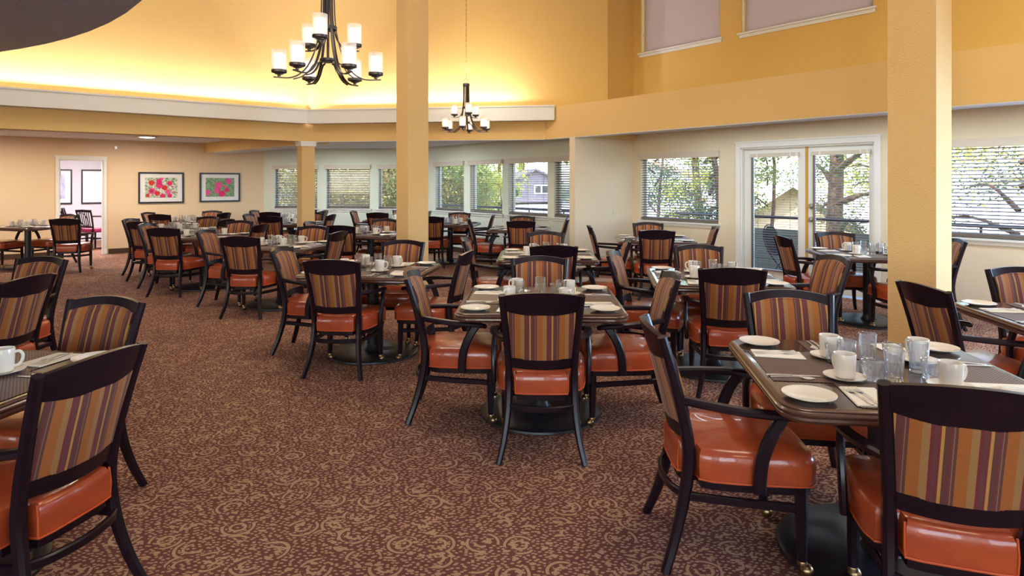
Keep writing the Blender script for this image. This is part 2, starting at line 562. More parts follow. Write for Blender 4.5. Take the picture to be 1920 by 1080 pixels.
# floor
slab([(-24, -9), PC(4.4, -9) if False else (13.0, -9), endC, cornC, partN, PC(TP-.13, 7.45), c2b, c2a, cornA, PA(5.3, 20.6), PA(-9, 20.6)], -.12, 0, 'floor', M['carpet'])
# walls
winC = [(-7.38, -5.81, .90, 2.02), (-2.86, -.95, .90, 2.02), (-.4, 1.5, .90, 2.02), (2.0, 3.9, .90, 2.02)]
doorC = (-5.42, -3.50, 0, 2.08)
uwin = [(-7.37, -5.78, 3.84, 5.05), (-5.41, -3.52, 3.84, 5.05), (-2.9, -1.2, 3.84, 5.05)]
H = lambda f, l: [(f(a), f(b), c, d) for a, b, c, d in l]
wallC.build('wall_right', M['cream'], 0, CEIL, holes=H(tC, winC + [doorC]))
wallC.build('wall_right_upper', M['gold'], CEIL, TOP, holes=H(tC, uwin))
win2 = [(-12.88, -11.70, .92, 2.0), (-11.46, -10.32, .92, 2.0), (-10.12, -8.94, .92, 2.0), (-8.76, -7.90, .92, 2.0)]
wall2.build('wall_window_bay', M['sage'], 0, CEIL, holes=H(t2, win2))
winB = [(-7.62, -6.50, .92, 1.96), (-6.27, -5.15, .92, 1.96), (-4.93, -4.02, .92, 1.96)]
wallB.build('wall_back', M['sage'], 0, CEIL, holes=H(tB, winB))
doorA = (1.07, 1.86, 0, 2.05)
wallA.build('wall_left', M['peach'], 0, 2.55, holes=[(tA(doorA[0]), tA(doorA[1]), 0, 2.05)])
# partition between the two window bays
mb = MB(); pw = Wall(PC(TP, 7.45), PC(TP, 8.907), -dC)
pw.box(mb, 0, pw.L + .1, 0, .13, 0, 2.31)
struct(mb.build('wall_partition', M['cream']))
mb = MB(); pw.box(mb, .12, pw.L, -.09, .20, 2.31, CEIL)
struct(mb.build('trim_11', M['beam']))

# beams round the high octagon
def beam(P, Q, out, name, z0, z1, th, m, e0=0, e1=0):
    wl = Wall(P, Q, out); mb = MB(); wl.box(mb, -e0, wl.L + e1, 0, th, z0, z1)
    struct(mb.build(name, m)); return wl
bA = beam(beamA0, AB, nA, 'wall_beam_left', 2.31, 2.87, .22, M['beam'])
bB = beam(AB, BC, (.13, .99), 'wall_beam_middle', 2.31, 2.87, .22, M['beam'])
bC = beam(BC, PC(4.4, 7.45), nC, 'wall_beam_right', 2.31, 2.85, .18, M['beam'])
for wl, nm in ((bB, 'trim_13'), (bC, 'trim_14')):
    mb = MB(); wl.box(mb, .03, wl.L, .004, .24, 2.300, 2.312); struct(mb.build(nm, M['ceiling']))
# upper walls
_a = nA.dot(AB) + .08; _b = bB.n.dot(AB) + .08
_det = nA.x * bB.n.y - nA.y * bB.n.x
ABu = Vector(((_a * bB.n.y - nA.y * _b) / _det, (nA.x * _b - _a * bB.n.x) / _det))
uA = Wall(beamA0 + nA * .08, ABu, nA); uA.build('wall_left_upper', M['gold'], 2.86, TOP, th=.14)
uBs = ABu; uBdir = bB.d
k = (TP - uBs.dot(dC)) / uBdir.dot(dC)
uBe = uBs + uBdir * k
uB = Wall(uBs, uBe, (.13, .99)); uB.build('wall_middle_upper', M['gold'], 2.86, TOP, th=.14)
uR = Wall(uBe, cornC, -dC); uR.build('wall_return_upper', M['gold'], CEIL, TOP, th=.12)
# cove trim boards with a trough for the strip lights
def cove(wl, t0, t1, name, end=False):
    mb = MB()
    wl.box(mb, t0, t1, -.22, -.20, 2.62, 2.865)
    wl.box(mb, t0, t1, -.20, .0, 2.62, 2.64)
    wl.box(mb, t0, t1, -.235, -.195, 2.85, 2.875)
    if end: wl.box(mb, t1 - .02, t1, -.2, 0, 2.64, 2.865)
    struct(mb.build(name, M['trim']))
cove(bA, 0, bA.L - .085, 'trim_1')
cove(bB, .085, bB.L + .18, 'trim_2', True)
COVE = (.66, .68, 1.0)
def strip(wl, t0, t1, pw_per_m):
    n = max(1, int((t1 - t0) / 1.9)); L = (t1 - t0) / n
    for i in range(n):
        a, b = t0 + i * L + .05, t0 + (i + 1) * L - .05
        c = (a + b) / 2; p = wl.pt(c, -.10, 2.70)
        o = area('cove_strip_light', p, b - a, .05, pw_per_m * (b - a), COVE, (wl.n.x * .35, wl.n.y * .35, 1))
        z = Vector((-wl.n.x * .35, -wl.n.y * .35, -1)).normalized()
        x = Vector((wl.d.x, wl.d.y, 0)); y = z.cross(x)
        o.rotation_euler = Matrix((x, y, z)).transposed().to_euler()
        tb = MB(); tb.sweep([wl.pt(a, -.10, 2.675), wl.pt(b, -.10, 2.675)], (.03, .03), n=8)
        tag(tb.build('cove_lamp', M['trim']), 'white strip lamp lying hidden inside the cove trim', 'lamp', 'strip lamps inside the cove trim')
strip(bA, 1.0, bA.L - .1, 38)
strip(bB, .42, bB.L - .45, 38)

# ceilings
slab([PC(TP - .13, 7.5), PC(4.4, 7.5), PC(4.4, 9.06), PC(TP - .13, 9.06)], CEIL, CEIL + .05, 'ceiling_right_bay', M['ceiling'])
diag_wall = PA(3.897, 16.46)
slab([AB + Vector((-.02, .05)), BC + bB.n * .05, PC(TP - .13, 7.5), PC(TP - .13, 8.3), c2a + Vector((.1, .1)), cornA + Vector((0, .1)), diag_wall], CEIL, CEIL + .05, 'ceiling_middle_bay', M['ceiling'])
slab([beamA0 + nA * .05, AB + nA * .05, diag_wall, leftA], 2.50, 2.55, 'ceiling_left_bay', M['ceiling'])
dg = Wall(diag_wall, AB + nA * .1, (1, 1)); mb = MB()
dg.box(mb, 0, dg.L, 0, .45, 2.27, 2.56); struct(mb.build('wall_beam_cross', M['beam']))
mb = MB(); dg.box(mb, 0, dg.L, .02, .47, 2.262, 2.272); struct(mb.build('trim_12', M['ceiling']))
# high ceiling with a round grey cloud, housings of the added fill lamps hang below it
slab([(-24, -9), (13, -9), PC(4.4, 9.1), PC(TP - .2, 9.1), PC(TP - .2, 8.0), (BC.x, 12.2), (AB.x, 12.9), PA(-9, 13)], TOP, TOP + .1, 'ceiling', M['ceiling'])
def disc(cx, cy, r, z0, z1, n=96):
    return [(cx + r * math.cos(2*math.pi*k/n), cy + r * math.sin(2*math.pi*k/n)) for k in range(n)]
# side and rear shell (out of view)
Wall((-24, -9), (13, -9), (0, -1)).build('wall_rear', M['gold'], 0, TOP, holes=[(a, a + 3.2, .9, 4.4) for a in (6, 11, 16, 21, 26)])
Wall((13, -9), endC, (1, 0)).build('wall_far_right', M['gold'], 0, TOP)
Wall((-24, -9), PA(-9, 20.6), (-1, 0)).build('wall_far_left', M['gold'], 0, TOP)
Wall(PA(-9, 20.6), PA(5.3, 20.6), nA).build('wall_next_room', mat('pale_lilac_wall', (.66, .62, .66), .8), 0, 2.6)
Wall(PA(5.3, 20.6), cornA + nA * .16, dA).build('wall_next_room_side', M['trim'], 0, 2.6)
slab([PA(-9, 16.5), PA(5.3, 16.5), PA(5.3, 20.7), PA(-9, 20.7)], 2.6, 2.65, 'ceiling_next_room', M['ceiling'])
area('next_room_light', (*PA(1.6, 18.2), 2.55), 1.2, 1.2, 190, (.93, .93, 1.0))
# grey round ceiling cloud (fitted radius), low over the left of the room
CL = (-9.94, .09, 8.72)
slab(disc(CL[0], CL[1], CL[2], 0, 0), 3.2, 3.5, 'ceiling_cloud', M['greyceil'])

# baseboards
def baseb(wl, t0, t1, name):
    mb = MB(); wl.box(mb, t0, t1, -.012, 0, 0, .11); struct(mb.build(name, M['base']))
baseb(wallA, 0, tA(.98), 'baseboard_left'); baseb(wallA, tA(1.95), wallA.L, 'baseboard_left_far')
baseb(wallB, 0, wallB.L, 'baseboard_back'); baseb(wall2, 0, wall2.L, 'baseboard_bay')
baseb(wallC, 0, tC(-5.52), 'baseboard_right'); baseb(wallC, tC(-3.4), wallC.L, 'baseboard_right_near')
baseb(pw, 0, pw.L, 'baseboard_partition')

# ---------------------------------------------------------------- pillars
def pillar(name, cx, cy, s, z1, label, cap=False):
    c = Vector((cx, cy)); P = c - dA * s/2 - nA * s/2
    mb = MB(); wl = Wall(P, P + dA * s, nA); wl.box(mb, 0, s, 0, s, 0, z1)
    o = struct(mb.build(name, M['gold_pillar']))
    if cap:
        mb = MB(); g = .02; wl.box(mb, -g, s + g, -g, s + g, z1 - .09, z1); g = .035; wl.box(mb, -g, s + g, -g, s + g, z1 - .025, z1)
        struct(mb.build('column_capital', M['trim'], o))
    mb = MB(); g = .01; wl.box(mb, -g, s + g, -g, s + g, 0, .1)
    struct(mb.build('column_base', M['base'], o))
    return o
pillar('trim_3', -3.80, 11.80, .24, 2.31, '', True)
pillar('trim_4', -1.42, 9.12, .33, TOP, '')
pillar('trim_5', 3.68, 5.78, .385, TOP, '')

# ---------------------------------------------------------------- windows, blinds
NW = [0]
def window(wl, t0, t1, z0, z1, blabel, tilt=8, sill=True, blind='slat', drop=0.0, mull=False):
    NW[0] += 1
    mb = MB(); f = .045
    wl.box(mb, t0, t1, .10, .15, z0, z0 + f); wl.box(mb, t0, t1, .10, .15, z1 - f, z1)
    wl.box(mb, t0, t0 + f, .10, .15, z0, z1); wl.box(mb, t1 - f, t1, .10, .15, z0, z1)
    if mull: wl.box(mb, (t0+t1)/2 - .02, (t0+t1)/2 + .02, .10, .15, z0, z1)
    o = struct(mb.build('window_%d' % NW[0], M['window_white']))
    mb = MB(); wl.box(mb, t0 + f, t1 - f, .122, .126, z0 + f, z1 - f)
    struct(mb.build('pane', M['pane'], o))
    if sill:
        mb = MB()
        wl.box(mb, t0 - .05, t1 + .05, -.045, .10, z0 - .025, z0)
        wl.box(mb, t0 - .03, t1 + .03, -.018, 0, z0 - .075, z0 - .025)
        struct(mb.build('sill', M['trim'], o))
    if blind == 'slat':
        root = thing('window_blind', blabel, 'window blind')
        mb = MB(); wl.box(mb, t0 - .03, t1 + .03, -.055, .0, z1 - .06, z1 + .04)
        mb.build('valance', M['blind_rail'], root)
        mb = MB(); p = .043; z = z1 - .08; a = R(tilt)
        zb = z0 + .03 + drop
        while z > zb + .02:
            dz = .024 * math.sin(a); dy = .024 * math.cos(a)
            q = [(-dy, -dz), (dy, dz)]
            vs = []
            for hh in (0, .005):
                for yy, zz in q:
                    vs += [wl.pt(t0 + .012, .035 + yy, z + zz + hh), wl.pt(t1 - .012, .035 + yy, z + zz + hh)]
            mb.add(vs, [(0, 1, 3, 2), (4, 6, 7, 5), (0, 4, 5, 1), (2, 3, 7, 6), (0, 2, 6, 4), (1, 5, 7, 3)])
            z -= p
        mb.build('slats', M['slat'], root)
        mb = MB(); wl.box(mb, t0 + .01, t1 - .01, .012, .06, zb - .01, zb + .012)
        mb.build('bottom_rail', M['slat'], root)
        mb = MB()
        n = max(2, int((t1 - t0) / .5) + 1)
        for i in range(n):
            t = t0 + .12 + (t1 - t0 - .24) * i / (n - 1)
            mb.sweep([wl.pt(t, .012, z1 - .06), wl.pt(t, .012, zb)], (.004, .004), up=(wl.d.x, wl.d.y, 0), n=4)
        mb.build('cord', M['slat'], root)
    elif blind == 'roller':
        root = thing('roller_shade', blabel, 'window shade')
        mb = MB(); wl.box(mb, t0 + .04, t1 - .02, .05, .053, z0 + .02, z1)
        mb.build('cloth', M['shade'], root)
        mb = MB(); mb.sweep([wl.pt(t0 + .03, .06, z1 - .03), wl.pt(t1 - .02, .06, z1 - .03)], (.05, .05), n=12)
        mb.build('roller', M['trim'], root)
        mb = MB(); mb.sweep([wl.pt(t0 + .03, .02, z1 - .05), wl.pt(t0 + .03, .02, z0 + .1)], (.008, .008), up=(wl.d.x, wl.d.y, 0), n=6)
        wl.box(mb, t0 + .022, t0 + .038, .01, .03, z0 + .30, z0 + .34)
        mb.build('pull_chain', M['trim'], root)
    return o
window(wallC, tC(winC[0][0]), tC(winC[0][1]), .90, 2.02, 'open slatted blind on the window left of the patio doors', 11)
window(wallC, tC(winC[1][0]), tC(winC[1][1]), .90, 2.02, 'open slatted blind on the window at the right edge', 11)
for i, (a, b, c, d) in enumerate(win2):
    window(wall2, t2(a), t2(b), c, d, ['slatted blind on the first window right of the slim tall pillar',
        'slatted blind on the second window right of the slim tall pillar', 'slatted blind on the window that shows the grey house',
        'half-hidden slatted blind beside the partition wall'][i], [6, 2, 2, 22][i], drop=[0, .02, 0, 0][i])
for i, (a, b, c, d) in enumerate(winB):
    window(wallB, tB(a), tB(b), c, d, ['closed-looking brown slatted blind behind the short column', 'brown slatted blind right of the short column',
        'slatted blind just left of the slim tall pillar'][i], [24, 22, 8][i])
for i, (a, b, c, d) in enumerate(uwin):
    window(wallC, tC(a), tC(b), c, d, ['beige roller shade on the left high window', 'beige roller shade on the middle high window', 'beige roller shade on the right high window'][i], blind='roller')
# door trim and french doors
def casing(wl, t0, t1, z1, name, wd=.08, th=.025):
    mb = MB()
    wl.box(mb, t0 - wd, t0, -th, 0, 0, z1); wl.box(mb, t1, t1 + wd, -th, 0, 0, z1)
    wl.box(mb, t0 - wd, t1 + wd, -th, 0, z1, z1 + wd)
    wl.box(mb, t0 - wd - .015, t1 + wd + .015, -th - .012, 0, z1 + wd, z1 + wd + .02)
    wl.box(mb, t0 - .0, t0 + .02, 0, .16, 0, z1); wl.box(mb, t1 - .02, t1, 0, .16, 0, z1); wl.box(mb, t0, t1, 0, .16, z1 - .02, z1)
    return struct(mb.build(name, M['window_white']))
casing(wallC, tC(doorC[0]), tC(doorC[1]), 2.08, 'trim_6', .075)
def leaf(name, a, b, ga, gb, label, tilt):
    mb = MB(); o0, o1 = .06, .105
    a, b, ga, gb = tC(a), tC(b), tC(ga), tC(gb)
    wallC.box(mb, a, ga, o0, o1, .02, 2.055); wallC.box(mb, gb, b, o0, o1, .02, 2.055)
    wallC.box(mb, ga, gb, o0, o1, .02, .26); wallC.box(mb, ga, gb, o0, o1, 1.96, 2.055)
    o = struct(mb.build(name, M['window_white']))
    mb = MB(); wallC.box(mb, ga, gb, .08, .084, .26, 1.96); struct(mb.build('pane', M['pane'], o))
    root = thing('door_blind', label, 'window blind')
    mb = MB(); wallC.box(mb, ga - .03, gb + .03, .02, .058, 1.93, 1.985); mb.build('headrail', M['blind_rail'], root)
    mb = MB(); z = 1.91; aa = R(tilt)
    while z > .25:
        dz = .013 * math.sin(aa); dy = .013 * math.cos(aa); vs = []
        for hh in (0, .0025):
            for yy, zz in ((-dy, -dz), (dy, dz)):
                vs += [wallC.pt(ga, .042 + yy, z + zz + hh), wallC.pt(gb, .042 + yy, z + zz + hh)]
        mb.add(vs, [(0, 1, 3, 2), (4, 6, 7, 5), (0, 4, 5, 1), (2, 3, 7, 6), (0, 2, 6, 4), (1, 5, 7, 3)])
        z -= .036
    mb.build('slats', M['slat'], root)
    mb = MB()
    for t in (ga + .1, gb - .1):
        mb.sweep([wallC.pt(t, .03, 1.93), wallC.pt(t, .03, .24)], (.004, .004), up=(dC.x, dC.y, 0), n=4)
    mb.build('cord', M['slat'], root)
    mb = MB()
    for t in (ga + .09, gb - .09, gb + .0):
        wallC.box(mb, t - .012, t + .012, .012, .03, 1.93, 1.99)
    mb.build('bracket', M['trim'], root)
    mb = MB(); wallC.box(mb, ga - .005, ga + .012, .02, .058, .22, 1.94); mb.build('side_guide', M['slat'], root)
    return o
leaf('door_1', -5.395, -4.445, -5.255, -4.555, 'slatted blind on the left patio door', 3)
d2 = leaf('door_2', -4.405, -3.525, -4.315, -3.595, 'slatted blind on the right patio door', 14)
mb = MB(); wallC.box(mb, tC(-4.443), tC(-4.407), .05, .10, 0, 2.06); struct(mb.build('trim_7', mat('golden_pine_astragal', (.62, .34, .07), .5)))
def knob(zc, name):
    mb = MB(); p = Vector(wallC.pt(tC(-4.36), .06, zc)); q = Vector(wallC.pt(tC(-4.36), .05, zc)); e = Vector(wallC.pt(tC(-4.36), .0, zc))
    mb.sweep([p, q], (.075, .075), n=18); mb.sweep([q, q + (e - q) * .4, q + (e - q) * .7, e], [(.03, .03), (.03, .03), (.062, .062), (.04, .04)], n=16)
    struct(mb.build(name, M['chrome'], d2, True))
knob(1.03, 'door_handle'); knob(1.22, 'deadbolt')
# interior doorway
casing(wallA, tA(doorA[0]), tA(doorA[1]), 2.05, 'trim_8', .06)
mb = MB()
for z in (1.75, 1.25, .3):
    wallA.box(mb, tA(doorA[0]) + .018, tA(doorA[0]) + .028, .02, .06, z - .05, z + .05)
struct(mb.build('trim_9', M['bronze']))

# wall fittings
def fitting(name, wl, t, z, w_, h_, m, label, cat):
    mb = MB(); wl.box(mb, t - w_/2, t + w_/2, -.008, 0, z - h_/2, z + h_/2)
    root = tag(mb.build(name, m), label, cat)
    mb = MB()
    if cat == 'socket':
        for dz in (-.022, .022): wl.box(mb, t - .014, t + .014, -.011, -.008, z + dz - .012, z + dz + .012)
    else:
        wl.box(mb, t - .006, t + .006, -.018, -.008, z - .012, z + .012)
    mb.build('toggle' if cat != 'socket' else 'receptacle', M['plateplastic'], root)
fitting('light_switch', Wall(PC(TP, 7.45), PC(TP, 8.907), -dC), .96, 1.02, .08, .12, M['plateplastic'], 'ivory switch plate on the pale partition wall', 'switch')
# sprinkler head on the left wall
sp = thing('sprinkler_head', 'small chrome sprinkler head on the wall above the doorway', 'sprinkler', wallA.pt(tA(2.08), 0, 2.33))
mb = MB(); w0 = Vector(wallA.pt(tA(2.08), 0, 2.33)); n3 = Vector((wallA.n.x, wallA.n.y, 0))
mb.sweep([Vector((0, 0, 0)) , -n3 * .012], (.07, .07), n=16); mb.build('escutcheon', M['chrome'], sp, True)
mb = MB(); mb.sweep([-n3 * .012, -n3 * .06], (.018, .018), n=10); mb.sweep([-n3 * .06, -n3 * .064], (.04, .04), n=12); mb.build('deflector', M['chrome'], sp, True)
# recessed lights in the left bay
for i, (x, y, z) in enumerate([(-7.47, 13.1, 2.50), (-9.35, 11.45, 2.50)]):
    r = thing('recessed_light', ['lit round recessed light in the low ceiling above the flower prints', 'lit round recessed light at the left picture edge'][i], 'ceiling light', (x, y, z))
    mb = MB(); mb.lathe([(.14, -.001), (.18, -.001), (.185, -.014), (.145, -.018)], 32, close=True); mb.build('trim_ring', M['trim'], r, True)
    mb = MB(); mb.lathe([(.001, -.03), (.10, -.026), (.142, -.016), (.142, -.002), (.001, -.002)], 32); mb.build('diffuser', M['downlight'], r)
    area('recessed_light_beam', (x, y, z - .06), .15, .15, 45, (1, .86, .7))
for i, (x, y, e) in enumerate([(-4.2, 14.3, 40), (-2.2, 13.2, 40),  (-11.5, 9.0, 30), (-9.5, 14.0, 30)]):
    area('bay_light', (x, y, CEIL - .02 if i < 2 else 2.48), .3, .3, e, (.80, .92, 1.0) if i < 2 else (1, .90, .80))  # added lamps without fixtures, to brighten the low bays
_p = PC(-2.7, 8.02)
_l = area('bay_strip_light', (_p.x, _p.y, CEIL - .02), 7.2, .2, 54, (.80, .93, 1.0))  # added strip hidden behind the beam, brightens the right bay
_l.rotation_euler = (0, 0, math.atan2(dC.y, dC.x))
# housings for the added fill lamps, all out of view
for i, (x, y) in enumerate(FILL_LAMPS):
    mb = MB(); mb.box(x - .7, x + .7, y - .7, y + .7, 5.22, TOP)
    tag(mb.build('lay_light', M['trim']), 'square white lay-light on the high ceiling', 'ceiling light', 'lay-lights of the high ceiling')

# ---------------------------------------------------------------- framed prints
def picture(wl, t0, t1, z0, z1, label, art, margin=.1, flowers=()):
    c = Vector(wl.pt((t0+t1)/2, 0, (z0+z1)/2))
    root = thing('framed_print', label, 'picture')
    mb = MB(); f = .035
    for a in ((t0, t1, z0, z0+f), (t0, t1, z1-f, z1), (t0, t0+f, z0+f, z1-f), (t1-f, t1, z0+f, z1-f)):
        wl.box(mb, a[0], a[1], -.035, 0, a[2], a[3])
    mb.build('frame', M['frameblack'], root)
    mb = MB(); wl.box(mb, t0+f, t1-f, -.012, -.002, z0+f, z1-f); mb.build('mat_board', M['matboard'], root)
    a0, a1, b0, b1 = t0+f+margin, t1-f-margin, z0+f+margin*.9, z1-f-margin*.9
    mb = MB(); wl.box(mb, a0, a1, -.015, -.012, b0, b1); pr = mb.build('print', M[art], root)
    groups = {}
    for (u, v, r, mm) in flowers: groups.setdefault(mm, []).append((u, v, r))
    for mm, fl in groups.items():
        mb = MB()
        for k, (u, v, r) in enumerate(fl):
            cx, cz = a0 + u * (a1 - a0), b0 + v * (b1 - b0); r *= (b1 - b0)
            n = 20; ring = []
            for q in range(n):
                an = 2*math.pi*q/n; rr = r * (1 + .12 * math.cos(5*an + k))
                x = min(max(cx + rr*math.cos(an), a0), a1); z = min(max(cz + rr*math.sin(an), b0), b1)
                ring.append(wl.pt(x, -.0158, z))
            mb.add(ring, [tuple(range(n))])
        mb.build('blossom_shapes', M[mm], pr)
F1 = [(.20, .74, .13, 'redp'), (.42, .82, .12, 'pink'), (.50, .95, .09, 'pinkb'), (.44, .62, .16, 'pink'), (.60, .50, .13, 'redp'), (.76, .72, .12, 'pink'), (.22, .33, .16, 'pinkb'),
      (.20, .33, .09, 'redp'), (.37, .22, .12, 'redp'), (.70, .30, .12, 'pinkb'), (.53, .10, .11, 'pink'), (.76, .10, .11, 'pink'), (.08, .12, .09, 'redp'), (.89, .28, .05, 'pinkb'), (.84, .55, .05, 'pinkb')]
F2 = [(.80, .83, .16, 'pinkb'), (.45, .60, .19, 'pinkb'), (.40, .33, .16, 'pinkb'), (.56, .15, .17, 'pink'), (.73, .36, .12, 'pink'), (.70, .54, .06, 'pinkb'), (.06, .22, .15, 'pinkb')]
picture(wallA, tA(2.52), tA(3.45), 1.09, 1.80, 'black framed print of many red and pink blossoms, nearest the doorway', 'printpale', .10, F1)
picture(wallA, tA(3.79), tA(4.71), 1.10, 1.80, 'black framed print of a few pink blossoms on green, farther from the doorway', 'printgreen', .10, F2)
nr = Wall(PA(-9, 20.6), PA(5.3, 20.6), nA)
def tn(px): 
    u = (px - 960) / 1200; Y = 20.6 / (u * nA.x + nA.y); return Vector((u*Y, Y)).dot(dA) + 9.0
picture(nr, 9.62, 10.62, 1.0, 1.92, 'framed misty blue landscape seen through the doorway, left one', 'printblue', .12)
picture(nr, 10.82, 11.95, 1.0, 1.92, 'framed pale sketch seen through the doorway, right one', 'printgrey', .12)

# ---------------------------------------------------------------- chair
def post_x(z): 
    return .182 + (max(0, z - .47) / .46) ** 1.2 * .036
def post_y(z):
    return -.200 - (max(0, z - .47) / .46) ** 1.25 * .115
def back_slab(zb, zt, half, thick, bulge=.035, yoff=0, nx=14, nz=5, puff=0):
    """curved slab between the posts; zb/zt functions of u in [-1,1]"""
    mb = MB(); F, B = [], []
    for j in range(nz + 1):
        for i in range(nx + 1):
            u = -1 + 2 * i / nx
            z = zb(u) + (zt(u) - zb(u)) * j / nz
            x = u * half(z)
            y = post_y(z) + yoff - bulge * (1 - u*u)
            e = (1 - u**6) * (1 - (2*j/nz - 1)**6) * puff
            F.append((x, y + thick/2 + e, z)); B.append((x, y - thick/2 - e * .6, z))
    n = len(F); fs = []
    W = nx + 1
    for j in range(nz):
        for i in range(nx):
            a = j*W + i
            fs.append((a, a+1, a+W+1, a+W)); fs.append((n+a, n+a+W, n+a+W+1, n+a+1))
    for i in range(nx):
        fs.append((i, n+i, n+i+1, i+1)); a = nz*W + i; fs.append((a, a+1, n+a+1, n+a))
    for j in range(nz):
        a = j*W; fs.append((a, a+W, n+a+W, n+a)); a = j*W + nx; fs.append((a, n+a, n+a+W, a+W))
    return mb.add(F + B, fs)
def seat_outline(g=0):
    half = [(0, -.245), (.10, -.243), (.142, -.236), (.15, -.172), (.215, -.166), (.238, -.12), (.252, -.03), (.262, .09), (.266, .20), (.262, .245), (.235, .272), (.12, .284), (0, .287)]
    pts = [(x + g * (1 if x > .02 else 0) * .9, y + (g if y > 0 else -g) * (1 if abs(y) > .15 else 0)) for x, y in half]
    return pts + [(-x, y) for x, y in pts[-2:0:-1]]
def make_chair(arms=True):
    r = thing('dining_armchair' if arms else 'dining_side_chair', 'chair', 'chair')
    # seat cushion
    mb = MB(); prof = [(.362, .97, 0), (.368, 1.0, 0), (.43, 1.012, 0), (.462, 1.0, 0), (.478, .96, 0), (.487, .86, 0), (.494, .6, 0), (.498, .25, 0)]
    o = seat_outline()
    rr = [[(x * s, .02 + (y - .02) * s, z) for x, y in o] for z, s, _ in prof]
    mb.rings(rr); seat = mb.build('seat', M['leather'], r, True)
    mb = MB(); mb.sweep([(x * 1.0, y, .366) for x, y in seat_outline(.003)], (.009, .009), n=6, close=True); 
    for sx in (-1, 1): mb.sweep([(sx*.146, -.236, .37), (sx*.148, -.238, .42), (sx*.146, -.232, .475)], (.008, .008), up=(0, 1, 0), n=6)
    mb.build('piping', M['leather_piping'], seat, True)
    # seat rail under the cushion
    mb = MB(); mb.sweep([(x * .93, y * .93, .345) for x, y in o], (.012, .036), n=4, close=True)
    mb.build('seat_rail', M['wood'], r)
    for sx in (-1, 1):
        path = curve([(sx*.236, -.305, 0), (sx*.207, -.262, .12), (sx*.187, -.222, .27), (sx*.182, -.200, .42)] + [(sx*post_x(z), post_y(z), z) for z in (.54, .66, .80, .925)], 3)
        sz = [(.032 + .012 * min(1, p.z / .35), .036 + .012 * min(1, p.z / .35)) if p.z < .5 else (.038, .048 - .014 * (p.z - .5) / .43) for p in path]
        mb = MB(); mb.sweep(path, sz, up=(0, 1, 0)); mb.build('back_post', M['wood'], r, True)
        mb = MB(); mb.sweep([(sx*.222, .222, .365), (sx*.224, .224, .22), (sx*.226, .226, .062)], [(.046, .046), (.044, .044), (.034, .034)], up=(0, 1, 0))
        leg = mb.build('front_leg', M['wood'], r, True)
        mb = MB(); c = (sx*.226, .232)
        mb.lathe([(.0185, .062), (.020, .058), (.020, .046), (.012, .040)], 12, (sx*.226, .226))
        mb.lathe([(.001, .0)] + [(.027 * math.sin(math.pi*k/9), .027 - .027 * math.cos(math.pi*k/9)) for k in range(1, 9)] + [(.001, .054)], 14, (c[0] + .006, c[1] + .008))
        mb.build('caster', M['brass'], leg, True)
        # side stretcher
        mb = MB(); mb.sweep([(sx*.188, -.218, .285), (sx*.208, 0, .272), (sx*.222, .215, .262)], (.02, .034)); mb.build('side_stretcher', M['wood'], r, True)
        if arms:
            ap = curve([(sx*.197, -.225, .668), (sx*.232, -.15, .664), (sx*.272, -.03, .655), (sx*.288, .09, .648), (sx*.276, .165, .640), (sx*.262, .195, .628)], 4)
            sz = [(.040, .030)] * 3 + [(.046, .030)] * (len(ap) - 6) + [(.044, .030), (.036, .026), (.026, .02)]
            mb = MB(); mb.sweep(ap, sz[:len(ap)]); arm = mb.build('armrest', M['wood'], r, True)
            mb = MB(); mb.sweep(curve([(sx*.279, .135, .64), (sx*.286, .09, .57), (sx*.286, .055, .48), (sx*.283, .045, .40), (sx*.281, .045, .345)], 3), (.05, .028), up=(1, 0, 0)); mb.build('arm_support', M['wood'], arm, True)
    mb = MB(); mb.sweep(curve([(-.188, -.222, .292), (-.12, -.258, .290), (0, -.275, .289), (.12, -.258, .290), (.188, -.222, .292)], 3), (.02, .034)); mb.build('rear_stretcher', M['wood'], r, True)
    hw = lambda z: post_x(z) - .012
    mb = back_slab(lambda u: .812 + .022 * u*u, lambda u: .945 - .022 * u*u, hw, .026, nx=16, nz=4); mb.build('crest_rail', M['wood'], r, True)
    mb = back_slab(lambda u: .500 + .004*u*u, lambda u: .562, hw, .024, nx=14, nz=2); mb.build('lower_back_rail', M['wood'], r, True)
    mb = back_slab(lambda u: .556, lambda u: .818 + .022 * u*u, lambda z: post_x(z) - .020, .026, nx=16, nz=8, puff=.004)
    f2 = back_slab(lambda u: .556 + .004*u*u, lambda u: .905 - .03 * u*u, lambda z: post_x(z) - .018, .012, yoff=.019, nx=18, nz=9, puff=.014)
    mb.add(f2.v, f2.f); pn = mb.build('upholstered_back', M['stripe'], r, True)
    hp = lambda z: post_x(z) - .022
    edge = [(u/10 * hp(.898 - .03*(u/10)**2), post_y(.90) + .027 - .035 * (1 - (u/10)**2), .900 - .03 * (u/10)**2) for u in range(-10, 11)]
    side = [(hp(z), post_y(z) + .027, z) for z in (.82, .75, .68, .60)]
    edge = [(-x, y, z) for x, y, z in side[::-1]] + edge + side
    mb = MB(); mb.sweep(edge, (.007, .007), up=(0, 1, 0), n=6); mb.build('piping', M['stripe'], pn, True)
    return r
chairA = make_chair(True); chairS = make_chair(False)

